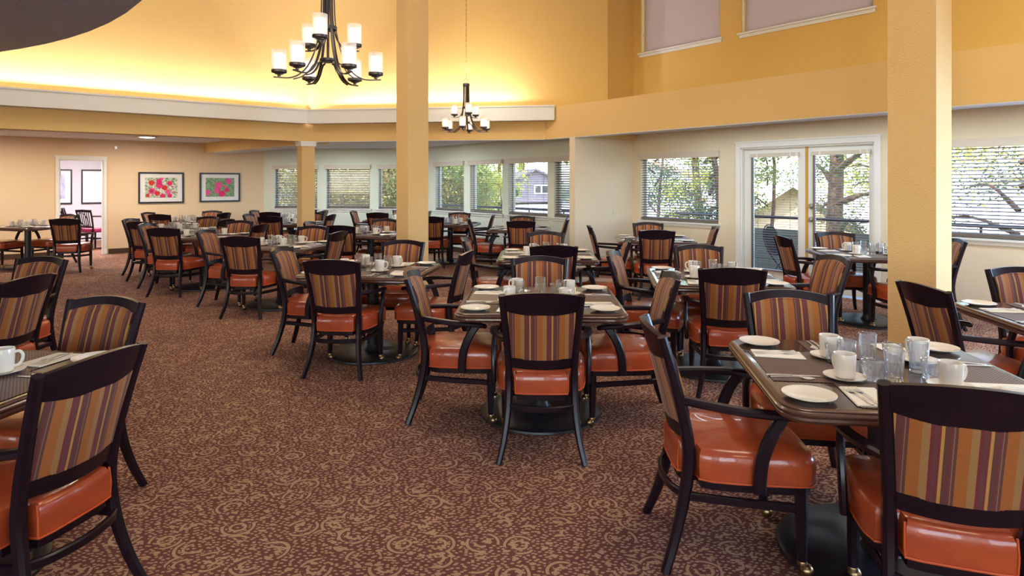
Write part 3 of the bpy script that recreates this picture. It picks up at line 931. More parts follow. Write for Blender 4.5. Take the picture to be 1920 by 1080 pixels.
# ---------------------------------------------------------------- table
TH = .76
def rrect(h, rad, n=8):
    pts = []
    for cx, cy, a0 in ((h-rad, h-rad, 0), (-h+rad, h-rad, 90), (-h+rad, -h+rad, 180), (h-rad, -h+rad, 270)):
        for k in range(n + 1):
            a = R(a0 + 90 * k / n); pts.append((cx + rad*math.cos(a), cy + rad*math.sin(a)))
    return pts
def make_table():
    r = thing('dining_table', 'table', 'table')
    h = .525
    def ring(hh, z): return [(x, y, z) for x, y in rrect(hh, max(.02, .10 - (h - hh)))]
    mb = MB(); mb.rings([ring(h-.03, TH-.004), ring(h-.03, TH), ]); top = mb.build('tabletop', M['tabletop'], r, True)
    mb = MB(); prof = [(-.036, TH-.012), (-.030, TH+.0005), (-.018, TH+.0005), (-.010, TH-.004), (-.012, TH-.008), (-.005, TH-.010), (0, TH-.016), (-.001, TH-.022), (-.006, TH-.024), (0, TH-.028), (.001, TH-.036), (-.003, TH-.042), (-.008, TH-.046), (-.016, TH-.050), (-.06, TH-.050), (-.06, TH-.02)]
    mb.rings([ring(h + a, z) for a, z in prof]); 
    mb2 = MB(); mb2.rings([ring(h-.05, TH-.048), ring(h-.05, TH-.006)])
    mb.v and mb.build('moulded_edge', M['tableedge'], r, True)
    mb = MB()
    mb.lathe([(.052, .045), (.052, TH-.06)], 24)
    mb.lathe([(.085, .030), (.070, .045), (.056, .075), (.050, .09)], 24)
    mb.build('column', M['iron'], r, True)
    mb = MB(); mb.lathe([(.395, 0), (.405, .006), (.402, .018), (.385, .026), (.20, .032), (.02, .034)], 48); mb.build('base_plate', M['iron'], r, True)
    mb = MB()
    for a in (45, 135):
        c, s = math.cos(R(a)) * .3, math.sin(R(a)) * .3
        mb.sweep([(-c, -s, TH-.062), (c, s, TH-.062)], (.04, .022), n=4)
    mb.build('spider_plate', M['iron'], r)
    return r
tableP = make_table()

# ---------------------------------------------------------------- tableware prototypes
def P_mug():
    mb = MB(); mb.lathe([(.030, 0), (.034, .002), (.0385, .012), (.0400, .05), (.0415, .093), (.0405, .0955), (.0385, .093), (.037, .05), (.034, .014), (.001, .008)], 28)
    o = mb.build('coffee_mug', M['china'], None, True); tag(o, 'mug', 'mug')
    mb = MB(); mb.sweep(curve([(.038, 0, .078), (.056, 0, .080), (.067, 0, .066), (.066, 0, .045), (.055, 0, .027), (.037, 0, .022)], 4), (.011, .009), up=(0, 1, 0), n=8)
    mb.build('handle', M['china'], o, True); return o
def P_saucer():
    mb = MB(); mb.lathe([(.040, 0), (.045, .002), (.060, .008), (.078, .014), (.0785, .0165), (.060, .0115), (.040, .006), (.030, .006), (.001, .006)], 32)
    return tag(mb.build('saucer', M['china'], None, True), 'saucer', 'saucer')
def P_plate():
    mb = MB(); mb.lathe([(.050, 0), (.055, .002), (.072, .010), (.092, .016), (.0925, .019), (.073, .0145), (.056, .006), (.001, .005)], 36)
    return tag(mb.build('bread_plate', M['china'], None, True), 'plate', 'plate')
def P_glass(h, r0, r1, name):
    N_ = 48
    def fl(z, k, i):
        if i > 4 or i < 2: return 0
        return -.11 * (k % 4 in (0, 1)) * (1, 1, .6)[i - 2]
    prof = [(r0*.9, 0), (r0, .004), (r0*1.01, h*.12), (r0 + (r1-r0)*.35, h*.35), (r0 + (r1-r0)*.6, h*.6), (r0 + (r1-r0)*.66, h*.66), (r1, h - .001), (r1 - .001, h), (r1 - .0025, h - .002), (r0 + (r1-r0)*.6 - .003, h*.6), (r0 - .004, h*.2), (r0*.8, h*.13), (.001, h*.12)]
    mb = MB(); mb.lathe(prof, N_, flute=fl)
    return tag(mb.build(name, M['glassware'], None, False), 'glass', 'glass')
def P_mat():
    mb = MB(); mb.box(-.225, .225, -.15, .15, 0, .0018)
    return tag(mb.build('placemat', M['weave'], None), 'mat', 'placemat')
def P_napkin():
    mb = MB()
    for k, (dx, dy) in enumerate(((0, 0), (.003, .002))):
        z = k * .0022
        q = [(-.062, -.105), (.060, -.10), (.064, .108), (-.060, .102)]
        mb.add([(x + dx, y + dy, z) for x, y in q] + [(x + dx, y + dy, z + .002) for x, y in q],
               [(0, 3, 2, 1), (4, 5, 6, 7), (0, 1, 5, 4), (1, 2, 6, 5), (2, 3, 7, 6), (3, 0, 4, 7)])
    return tag(mb.build('paper_napkin', M['napkin'], None), 'napkin', 'napkin')
def strip_mb(mb, st):
    """st: list of (y, x0, x1, z)"""
    vs = []
    for y, x0, x1, z in st: vs += [(x0, y, z), (x1, y, z), (x0, y, z + .0016), (x1, y, z + .0016)]
    fs = [(0, 1, 3, 2)]
    for i in range(len(st) - 1):
        a, b = i*4, i*4+4
        fs += [(a, b, b+1, a+1), (a+2, a+3, b+3, b+2), (a, a+2, b+2, b), (a+1, b+1, b+3, a+3)]
    a = (len(st)-1)*4; fs.append((a, a+2, a+3, a+1))
    mb.add(vs, fs)
def P_fork():
    mb = MB()
    strip_mb(mb, [(-.095, -.006, .006, .001), (-.07, -.0065, .0065, .002), (-.03, -.003, .003, .006), (.02, -.0025, .0025, .007), (.035, -.009, .009, .004), (.048, -.0115, .0115, .002)])
    for k in range(4):
        x = -.0115 + k * .0065
        strip_mb(mb, [(.047, x, x + .0035, .002), (.07, x, x + .003, .001), (.093, x + .0008, x + .0022, .005)])
    return tag(mb.build('dinner_fork', M['steel'], None), 'fork', 'fork')
def P_knife():
    mb = MB(); strip_mb(mb, [(-.105, -.007, .007, .002), (-.06, -.0065, .0065, .003), (-.01, -.004, .004, .003), (0, -.004, .008, .002), (.06, -.003, .010, .002), (.095, 0, .008, .002), (.105, .004, .006, .002)])
    return tag(mb.build('dinner_knife', M['steel'], None), 'knife', 'knife')
def P_spoon():
    mb = MB(); st = [(-.085, -.006, .006, .001), (-.05, -.004, .004, .004), (.02, -.0025, .0025, .007), (.032, -.008, .008, .005)]
    st += [(.032 + .05 * k / 6, -.017 * math.sin(math.pi * (.18 + .82 * k / 6)), .017 * math.sin(math.pi * (.18 + .82 * k / 6)) + .0004, .002) for k in range(1, 7)]
    strip_mb(mb, st)
    return tag(mb.build('teaspoon', M['steel'], None), 'spoon', 'spoon')
mug, saucer, plate = P_mug(), P_saucer(), P_plate()
tall, short = P_glass(.122, .031, .037, 'tall_tumbler'), P_glass(.078, .033, .041, 'short_tumbler')
pmat, napkin, fork, knife, spoon = P_mat(), P_napkin(), P_fork(), P_knife(), P_spoon()
register(None)

# ---------------------------------------------------------------- layout of tables and chairs
ROT = -6
# key: (x, y, rotation, description, sides with chairs {side: (out, lateral, turn, kind)}, flatware?)
D = .57
TB = [
 ('T1', 1.52, 2.63, -8, 'the nearest table at lower right', dict(near=(.465, -.01, -12, 'A'), left=(.61, .02, 5, 'A'), far=(.56, -.14, -2, 'A')), 1),
 ('T2', .19, 4.29, -2, 'the central foreground table', dict(near=(.50, .0, 0, 'A'), left=(.55, 0, 2, 'A'), right=(.55, -.02, 0, 'A'), far=(.58, .0, 0, 'A')), 1),
 ('T3', -1.26, 5.80, -8, 'the table left of the central table', dict(near=(.50, -.05, 2, 'A'), left=(.58, .05, 4, 'A'), right=(.56, 0, -2, 'A'), far=(.58, 0, 0, 'A')), 1),
 ('T4', -2.92, 8.1, -8, 'the second table in left diagonal row', dict(near=(.58, -.05, 4, 'A'), left=(.70, .0, 6, 'A'), right=(.46, 0, -4, 'A'), far=(.60, 0, 0, 'A')), 1),
 ('T5', -4.55, 9.5, -8, 'the third table in left diagonal row', dict(near=(.58, -.05, 4, 'S'), left=(.62, .0, 6, 'S'), right=(.56, 0, 0, 'A'), far=(.52, .05, 0, 'A')), 0),
 ('T6', -5.65, 10.85, -8, 'the fourth table in left diagonal row', dict(near=(.52, -.08, 4, 'S'), left=(.56, .0, 6, 'S'), right=(.56, 0, 0, 'A'), far=(.45, .05, 0, 'A')), 0),
 ('T7', -6.75, 13.3, -8, 'the table under the flower prints', dict(near=(.5, -.05, 4, 'A'), left=(.56, .0, 6, 'A'), right=(.52, 0, 0, 'A'), far=(.55, .0, 0, 'A')), 0),
 ('T8', -4.33, 12.55, -6, 'the table behind the short column', dict(near=(.52, -.03, 2, 'A'), left=(.56, .0, 4, 'A'), right=(.5, 0, 0, 'A'), far=(.5, .1, 0, 'A')), 0),
 ('T9', -5.0, 14.35, -6, 'the farthest table in the window corner', dict(near=(.55, -.03, 2, 'A'), left=(.5, .0, 4, 'A'), right=(.5, 0, 0, 'A'), far=(.45, .1, 0, 'A')), 0),
 ('T10', -2.2, 9.95, -8, 'the table just behind the slim tall pillar', dict(near=(.55, -.15, 2, 'A'), left=(.68, .0, 4, 'A'), right=(.5, 0, 0, 'A'), far=(.52, -.05, 0, 'A')), 0),
 ('T11', -2.62, 14.0, -6, 'the window table left of the slim pillar', dict(near=(.45, -.1, 2, 'A'), left=(.56, .0, 4, 'A'), right=(.5, 0, 0, 'A'), far=(.5, .0, 0, 'A')), 0),
 ('T12', -1.2, 12.45, -8, 'the window table right of the slim pillar', dict(near=(.55, -.18, 6, 'A'), left=(.5, .0, 4, 'A'), right=(.52, 0, 8, 'A'), far=(.5, .0, 0, 'A')), 0),
 ('T13', .14, 11.1, -4, 'the table below the grey house window', dict(near=(.5, .05, 2, 'A'), left=(.58, .05, 8, 'A'), right=(.5, 0, 0, 'A'), far=(.42, .0, 0, 'A')), 0),
 ('T14', .38, 6.95, -2, 'the table right behind the central table', dict(near=(.46, .05, 0, 'A'), left=(.58, .05, 2, 'A'), right=(.56, 0, -4, 'A'), far=(.66, .0, 0, 'A')), 1),
 ('T15', 2.0, 9.0, -6, 'the table under the wide window', dict(near=(.5, -.06, 0, 'A'), left=(.58, .0, 2, 'A'), right=(.52, 0, -4, 'A'), far=(.52, .0, 0, 'A')), 0),
 ('T16', 1.68, 5.32, -8, 'the table left of the big pillar', dict(near=(.50, -.0, -2, 'A'), left=(.52, .1, -12, 'A'), right=(.66, .0, 14, 'A'), far=(.56, .0, 0, 'A')), 1),
 ('T17', 3.95, 7.1, -8, 'the table before the patio doors', dict(near=(.54, .15, 0, 'A'), left=(.58, .1, 8, 'A'), right=(.52, -.1, 0, 'A'), far=(.42, -.1, 0, 'A')), 1),
 ('T18', 3.30, 3.62, -8, 'the table cut off by the right edge', dict(left=(.58, .1, 10, 'A'), far=(.60, .16, 0, 'A')), 1),
 ('T19', -2.26, 2.46, -8, 'the table at the lower left corner', dict(right=(.52, -.10, -3, 'A'), far=(.55, .02, -4, 'A')), 1),
 ('T20', -3.96, 4.30, -8, 'the table cut off by the left edge', dict(right=(.56, -.10, 6, 'A'), far=(.55, .06, 0, 'A')), 1),
 ('T21', -8.85, 11.7, -6, 'the table beside the doorway', dict(left=(.60, .05, 4, 'A'), far=(.55, .0, -15, 'A'), near=(.32, 1.14, 22, 'A')), 0),
]
SIDE = dict(near=-90, right=0, far=90, left=180)   # direction from the table centre, table frame
WHERE = dict(near='near side', far='far side', left='left side', right='right side')
for key, tx, ty, rot, desc, seats, fl in TB:
    rz = R(rot)
    place(tableP, (tx, ty, 0), rz, 'square pedestal dining table, set for four: ' + desc.replace('the ', '', 1), 'square dining tables')
    for s, (dist, lat, turn, kind) in seats.items():
        a = R(SIDE[s]) + rz
        u = Vector((math.cos(a), math.sin(a))); v = Vector((-u.y, u.x))
        c = Vector((tx, ty)) + u * dist + v * (lat if s in ('right', 'far') else -lat) * (1 if s in ('right', 'near') else -1) 
        pos = Vector((tx, ty)) + u * dist
        # lateral shift is measured along +x for near/far seats and along +y for left/right seats
        ax = Vector((math.cos(rz), math.sin(rz))) if s in ('near', 'far') else Vector((-math.sin(rz), math.cos(rz)))
        pos = pos + ax * lat
        p = chairA if kind == 'A' else chairS
        place(p, (pos.x, pos.y, 0), a + R(90) + R(turn), 'striped %s with orange seat, %s of %s' % ('armchair' if kind == 'A' else 'armless chair', WHERE[s], desc), 'striped dining chairs')
    # settings
    for s in ('near', 'left', 'far', 'right'):
        a = R(SIDE[s]) + rz
        u = Vector((math.cos(a), math.sin(a)))            # outward
        f = -u; rt = Vector((f.y, -f.x))                   # forward for the diner, and right hand
        e = Vector((tx, ty)) + u * .525
        fz = math.atan2(f.y, f.x) - R(90)
        def put(proto, x, y, z, extra, label, grp):
            jx, jy = random.uniform(-.012, .012), random.uniform(-.01, .01)
            p = e + rt * (x + jx) + f * (y + jy)
            place(proto, (p.x, p.y, z), fz + R(extra), label + ' at the %s seat of %s' % (s, desc), grp)
        def putx(proto, x, y, z, extra, label, grp):
            p = e + rt * x + f * y
            place(proto, (p.x, p.y, z), fz + R(extra), label + ' at the %s seat of %s' % (s, desc), grp)
        Z = TH + .001
        if fl or ty < 14: putx(pmat, -.03, .20, Z, 0, 'brown woven placemat', 'woven placemats')
        putx(napkin, -.20, .165, Z + .002, random.uniform(-6, 6), 'folded cream napkin', 'folded napkins')
        putx(plate, -.395 + random.uniform(-.01, .01), .135, Z, 0, 'small white plate', 'bread plates')
        jx, jy = random.uniform(-.02, .02), random.uniform(-.02, .02)
        putx(saucer, .15 + jx, .33 + jy, Z + .0015, 0, 'white saucer', 'saucers')
        putx(mug, .15 + jx, .33 + jy, Z + .008, random.choice((-160, -120, -60, -30, 20)), 'white coffee mug', 'coffee mugs')
        putx(tall, .0 + random.uniform(-.015, .015), .385, Z + .002, random.uniform(0, 90), 'tall clear tumbler', 'tall tumblers')
        putx(short, -.10 + random.uniform(-.01, .01), .38, Z + .002, random.uniform(0, 90), 'short clear tumbler', 'short tumblers')
        if fl:
            putx(knife, .125, .145, Z + .002, 2, 'steel knife', 'dinner knives')
            putx(spoon, .155, .135, Z + .002, -3, 'steel teaspoon', 'teaspoons')
            putx(fork, -.20, .165, Z + .0065, 5, 'inner steel fork', 'dinner forks')
            putx(fork, -.228, .16, Z + .0065, 8, 'outer steel fork', 'dinner forks')

# ---------------------------------------------------------------- next room: slat-back chairs and table
def oval_chair(x, y, rz, label):
    r = thing('oval_back_chair', label, 'chair', (x, y, 0), rz)
    for sx in (-1, 1):
        mb = MB(); mb.sweep(curve([(sx*.19, -.26, 0), (sx*.18, -.2, .42), (sx*.20, -.24, .7), (sx*.21, -.30, .93)], 3), (.035, .035), up=(0, 1, 0)); mb.build('back_post', M['wood'], r, True)
        mb = MB(); mb.sweep([(sx*.20, .2, 0), (sx*.20, .2, .4)], (.04, .04), up=(0, 1, 0)); mb.build('front_leg', M['wood'], r)
    mb = MB(); mb.rings([[(x_*.93, y_*.93, .40) for x_, y_ in seat_outline()], [(x_, y_, .43) for x_, y_ in seat_outline()], [(x_*.9, y_*.9, .48) for x_, y_ in seat_outline()]]); mb.build('seat', M['burgundy'], r, True)
    mb = MB(); mb.sweep([(-.21, -.30, .90), (0, -.33, .91), (.21, -.30, .90)], (.025, .06)); mb.build('crest_rail', M['wood'], r)
    mb = MB()
    for i in range(7):
        x_ = -.15 + i * .05
        mb.sweep([(x_, -.235, .52), (x_*1.1, -.315, .89)], (.014, .012), up=(0, 1, 0), n=4)
    ring = [(.115 * math.cos(2*math.pi*k/20), -.275 - .07 * math.sin(2*math.pi*k/20) - .012, .71 + .16 * math.sin(2*math.pi*k/20)) for k in range(20)]
    mb.sweep(ring, (.02, .02), up=(0, 1, .2), n=6, close=True)
    mb.sweep([(-.19, -.225, .53), (.19, -.225, .53)], (.02, .035)); mb.build('back_slats', M['wood'], r)
    mb = MB(); mb.sweep([(-.19, -.22, .25), (-.2, .2, .25)], (.02, .03)); mb.sweep([(.19, -.22, .25), (.2, .2, .25)], (.02, .03)); mb.sweep([(-.2, 0, .25), (.2, 0, .25)], (.02, .03)); mb.build('stretcher', M['wood'], r)
    return r
oval_chair(-9.85, 15.1, R(-15), 'dark slat-back chair with oval in its back, nearest inside the doorway')
oval_chair(-10.9, 16.05, R(-60), 'dark slat-back chair left of the table inside the doorway')
oval_chair(-10.3, 17.05, R(-150), 'dark slat-back chair beyond the table inside the doorway')
nrt = thing('side_room_table', 'dark table seen through the doorway with its right half hidden', 'table', (-9.75, 16.1, 0), R(-6))
mb = MB(); mb.rings([[(x, y, z) for x, y in rrect(.5, .05)] for z in (.72, .755)]); mb.build('tabletop', M['tabletop'], nrt)
mb = MB(); mb.lathe([(.05, .03), (.05, .72)], 16); mb.build('column', M['iron'], nrt, True)
mb = MB()
for a in (0, 90, 180, 270): mb.sweep([(0, 0, .09), (.38*math.cos(R(a)), .38*math.sin(R(a)), .02)], (.06, .04))
mb.build('pedestal_foot', M['iron'], nrt)

# ---------------------------------------------------------------- chandeliers
def chandelier(x, y, zb, phase, label, ztop):
    r = thing('chandelier', label, 'chandelier', (x, y, 0))
    def candle(px, py, z, par):
        cup = MB(); cup.lathe([(.012, z-.012), (.014, z), (.030, z+.004), (.032, z+.010), (.044, z+.012), (.055, z+.016), (.056, z+.034), (.050, z+.036), (.001, z+.036)], 24, (px, py)); c = cup.build('lamp_cup', M['bronze'], par, True)
        g = MB(); g.lathe([(.053, z+.034), (.053, z+.185), (.051, z+.185), (.051, z+.034)], 32, (px, py), close=True); g.build('frosted_shade', M['frost'], c, True)
        b = MB(); b.lathe([(.036, z+.037), (.036, z+.150), (.034, z+.155), (.001, z+.155)], 24, (px, py)); b.build('inner_shade', M['bulb'], c, True)
    zcap = zb + .74
    for k in range(6):
        a = R(phase + 60*k); c, s = math.cos(a), math.sin(a)
        path = curve([(.045*c, .045*s, zcap), (.048*c, .048*s, zb+.52), (.062*c, .062*s, zb+.36), (.10*c, .10*s, zb+.20), (.165*c, .165*s, zb+.075), (.26*c, .26*s, zb+.012), (.39*c, .39*s, zb+.012)], 4)
        mb = MB(); mb.sweep(path, (.018, .008), up=(-s, c, 0) if False else (c*.5, s*.5, 1), n=4)
        arm = mb.build('lower_arm', M['bronze'], r, True); candle(.35*c, .35*s, zb + .03, arm)
        mb = MB(); mb.sweep(curve([(.055*c, .055*s, zb+.13), (.10*c, .10*s, zb+.115), (.14*c, .14*s, zb+.06), (.19*c, .19*s, zb+.02), (.25*c, .25*s, zb)], 3), (.014, .008), up=(c*.5, s*.5, 1), n=4)
        mb.build('scroll', M['bronze'], arm, True)
    for k in range(3):
        a = R(phase + 20 + 120*k); c, s = math.cos(a), math.sin(a)
        path = curve([(.030*c, .030*s, zcap), (.032*c, .032*s, zb+.50), (.05*c, .05*s, zb+.36), (.10*c, .10*s, zb+.26), (.16*c, .16*s, zb+.235), (.235*c, .235*s, zb+.24)], 4)
        mb = MB(); mb.sweep(path, (.018, .008), up=(c*.5, s*.5, 1), n=4)
        arm = mb.build('upper_arm', M['bronze'], r, True); candle(.20*c, .20*s, zb + .255, arm)
    mb = MB(); mb.lathe([(.001, zcap+.03), (.05, zcap+.03), (.055, zcap+.02), (.055, zcap-.01), (.05, zcap-.015), (.001, zcap-.015)], 24); mb.build('top_collar', M['bronze'], r, True)
    mb = MB(); mb.lathe([(.056, zb+.135), (.062, zb+.14), (.062, zb+.155), (.056, zb+.16), (.001, zb+.16)], 24); mb.lathe([(.010, zb+.14), (.010, zcap)], 10); mb.build('hub', M['bronze'], r, True)
    mb = MB(); mb.lathe([(.05, zb+.37), (.066, zb+.375), (.066, zb+.40), (.05, zb+.405)], 24); mb.build('middle_ring', M['bronze'], r, True)
    mb = MB(); z = zcap + .05
    ring = [(.03*math.cos(2*math.pi*k/14), 0, z + .028 + .03*math.sin(2*math.pi*k/14)) for k in range(14)]
    mb.sweep(ring, (.006, .006), up=(0, 1, 0), n=6, close=True); z += .055; i = 0
    while z < ztop:
        o = []
        for k in range(8):
            aa = 2*math.pi*k/8; h = .009*math.cos(aa); vv = .024*math.sin(aa)
            o.append((h, 0, z+.02+vv) if i % 2 else (0, h, z+.02+vv))
        mb.sweep(o, (.004, .004), up=(0, 1, 0) if i % 2 else (1, 0, 0), n=4, close=True); z += .040; i += 1
    mb.build('chain', M['bronze'], r)
    mb = MB(); mb.lathe([(.001, ztop), (.07, ztop), (.06, ztop-.02), (.001, ztop-.03)], 20); mb.build('canopy', M['bronze'], r, True)
    # light actually given by the lamps
    pl = bpy.data.lights.new('chandelier_glow', 'POINT'); pl.energy = 34; pl.color = (1, .84, .64); pl.shadow_soft_size = .12
    po = bpy.data.objects.new('chandelier_glow', pl); C.objects.link(po); po.location = (x, y, zb + .62 + .4)
chandelier(-1.38, 4.8, 2.31, 10, 'large nine-light bronze chandelier hanging nearest at upper left', TOP)
chandelier(-.73, 10.2, 2.36, 25, 'smaller-looking nine-light chandelier on a long chain right of the slim pillar', TOP)

# ---------------------------------------------------------------- balcony
bal = Wall(PC(-7.9, 10.62), PC(3, 10.62), nC)
mb = MB(); bw = Wall(PC(-7.9, 9.07), PC(3, 9.07), nC); bw.box(mb, 0, bw.L, 0, 1.7, -.2, -.03); struct(mb.build('balcony_floor', M['deck']))
rail = thing('balcony_railing', 'dark metal handrail on a grey-green sided balcony parapet', 'railing')
mb = MB(); mb.sweep([bal.pt(0, 0, .95), bal.pt(bal.L, 0, .95)], (.055, .05)); mb.build('handrail', M['rail'], rail)
mb = MB()
for k in range(10): mb.sweep([bal.pt(.3 + k*1.2, 0, .6), bal.pt(.3 + k*1.2, 0, .94)], (.025, .025), up=(0, 1, 0), n=4)
mb.build('baluster', M['rail'], rail)
mb = MB(); 
for k in range(9): bal.box(mb, 0, bal.L, -.02 + .004*(k % 2), .06, -.2 + k*.105, -.2 + k*.105 + .10)
mb.build('parapet', M['siding'], rail)
b2 = Wall(PC(-14.5, 9.15), PC(-7.95, 9.15), nC)
rail2 = thing('bay_railing', 'dark metal handrail outside the bay windows by the grey house', 'railing')
mb = MB(); mb.sweep([b2.pt(0, 0, .98), b2.pt(b2.L, 0, .98)], (.06, .05)); mb.build('handrail', M['rail'], rail2)
mb = MB()
for k in range(6): mb.sweep([b2.pt(.5 + k*1.1, 0, .0), b2.pt(.5 + k*1.1, 0, .96)], (.03, .03), up=(0, 1, 0), n=4)
mb.build('baluster', M['rail'], rail2)
mb = MB(); b2.box(mb, 0, b2.L, -.9, .08, -.2, -.05); struct(mb.build('bay_balcony_floor', M['deck']))
# folding bistro chairs and table
def bistro(t, d, rz, label):
    p = PC(t, d); r = thing('folding_bistro_chair', label, 'chair', (p.x, p.y, -.03), rz)
    mb = MB()
    loop = [(.19*math.cos(2*math.pi*k/24), -.22 - .05*math.sin(2*math.pi*k/24) - .04, .68 + .24*math.sin(2*math.pi*k/24)) for k in range(24)]
    mb.sweep(loop, (.02, .02), up=(0, 1, .2), n=6, close=True)
    vs = [(.17*math.cos(2*math.pi*k/24), -.255 - .045*math.sin(2*math.pi*k/24), .68 + .22*math.sin(2*math.pi*k/24)) for k in range(24)]
    mb.add(vs + [(x, y - .004, z) for x, y, z in vs], [tuple(range(24)), tuple(range(24, 48))[::-1]])
    mb.build('back_hoop', M['rail'], r)
    mb = MB(); mb.lathe([(.001, .44), (.19, .44), (.20, .45), (.19, .46), (.001, .46)], 24); mb.build('seat', M['rail'], r)
    for sx in (-1, 1):
        mb = MB(); mb.sweep([(sx*.17, -.21, .5), (sx*.18, .20, 0)], (.02, .02), n=6); mb.build('leg', M['rail'], r)
        mb = MB(); mb.sweep([(sx*.16, .16, .44), (sx*.17, -.24, 0)], (.02, .02), n=6); mb.build('leg', M['rail'], r)
bistro(-5.15, 9.75, R(-75), 'black folding bistro chair on the balcony, behind the left patio door')
bistro(-3.75, 9.80, R(70), 'black folding bistro chair on the balcony, behind the right patio door')
p = PC(-4.45, 9.85); bt = thing('bistro_table', 'small round black table on the balcony between the folding chairs', 'table', (p.x, p.y, -.03))
mb = MB(); mb.lathe([(.001, .70), (.30, .70), (.30, .72), (.001, .72)], 28); mb.build('tabletop', M['rail'], bt)
for k in range(3):
    a = R(120*k); mb = MB(); mb.sweep([(.05*math.cos(a), .05*math.sin(a), .70), (.24*math.cos(a), .24*math.sin(a), 0)], (.02, .02), n=6); mb.build('leg', M['rail'], bt)

# ---------------------------------------------------------------- outdoors
def gz(y): return -3.4 + max(0, y - 14) * .07
mb = MB(); g = []
NX, NY = 12, 10
for j in range(NY + 1):
    for i in range(NX + 1):
        x, y = -70 + 150 * i / NX, 8 + 110 * j / NY
        g.append((x, y, gz(y)))
mb.add(g, [(j*(NX+1)+i, j*(NX+1)+i+1, (j+1)*(NX+1)+i+1, (j+1)*(NX+1)+i) for j in range(NY) for i in range(NX)])
struct(mb.build('ground', M['ground']))
mb = MB(); mb.add([(2.0, 18, gz(18)+.05), (9, 20, gz(20)+.05), (5, 60, gz(60)+.08), (-.5, 60, gz(60)+.08)], [(0, 1, 2, 3)])
struct(mb.build('road', M['road']))
def house(x, y, rz, L_, W_, h, rise, wm, rm, label, z0=None, wins=(), over=.4):
    z0 = gz(y) - .2 if z0 is None else z0
    r = thing('house', label, 'house', (x, y, z0), R(rz))
    mb = MB(); l, w_ = L_/2, W_/2
    mb.add([(-l, -w_, 0), (l, -w_, 0), (l, w_, 0), (-l, w_, 0), (-l, -w_, h), (l, -w_, h), (l, w_, h), (-l, w_, h), (0, -w_, h + rise), (0, w_, h + rise)],
           [(0, 1, 5, 8, 4), (2, 3, 7, 9, 6), (1, 2, 6, 5), (3, 0, 4, 7)])
    mb.build('walls', wm, r)
    mb = MB(); o = over; k = rise / l
    for s in (-1, 1):
        a = [(0, -w_-o, h + rise + .12), (s*(l+o), -w_-o, h - o*k + .12), (s*(l+o), w_+o, h - o*k + .12), (0, w_+o, h + rise + .12)]
        b = [(p[0], p[1], p[2] - .18) for p in a]
        mb.add(a + b, [(0, 1, 2, 3), (7, 6, 5, 4), (0, 4, 5, 1), (1, 5, 6, 2), (2, 6, 7, 3), (3, 7, 4, 0)])
    mb.build('roof', rm, r)
    for (wx, wz, ww, wh) in wins:
        mb = MB(); mb.box(wx - ww/2, wx + ww/2, -w_ - .08, -w_, wz, wz + wh); f = mb.build('window', M['window_white'], r)
        for sx in (-1, 1):
            mb = MB(); mb.box(wx + sx*ww*.24 - ww*.19, wx + sx*ww*.24 + ww*.19, -w_ - .1, -w_ - .08, wz + wh*.1, wz + wh*.9); mb.build('pane', M['darkpane'], f)
house(1.55, 60, 10, 4.2, 6, 1.9, 1.0, M['housegrey'], M['roofgrey'], 'mauve-grey house with low gable and white window', z0=-.1, wins=[(.55, .75, 1.3, .8)], over=.4)
house(6.6, 30, -12, 6, 6, 3.9, 1.0, M['housewhite'], M['rooftan'], 'white house with tan gable behind the wide window')
house(9.9, 22.5, -24, 5.4, 6, 2.6, 1.9, M['housebeige'], M['roofpale'], 'beige house with pale steep gable behind the left patio door')
house(20, 39, -30, 17, 7, 5.6, 1.5, M['housewhite'], M['roofpale'], 'long white building behind the right patio door')
house(22.5, 20, -46, 12, 6, 5.0, 1.0, M['housewhite'], M['roofpale'], 'long white building behind the right edge window', z0=-3.4)

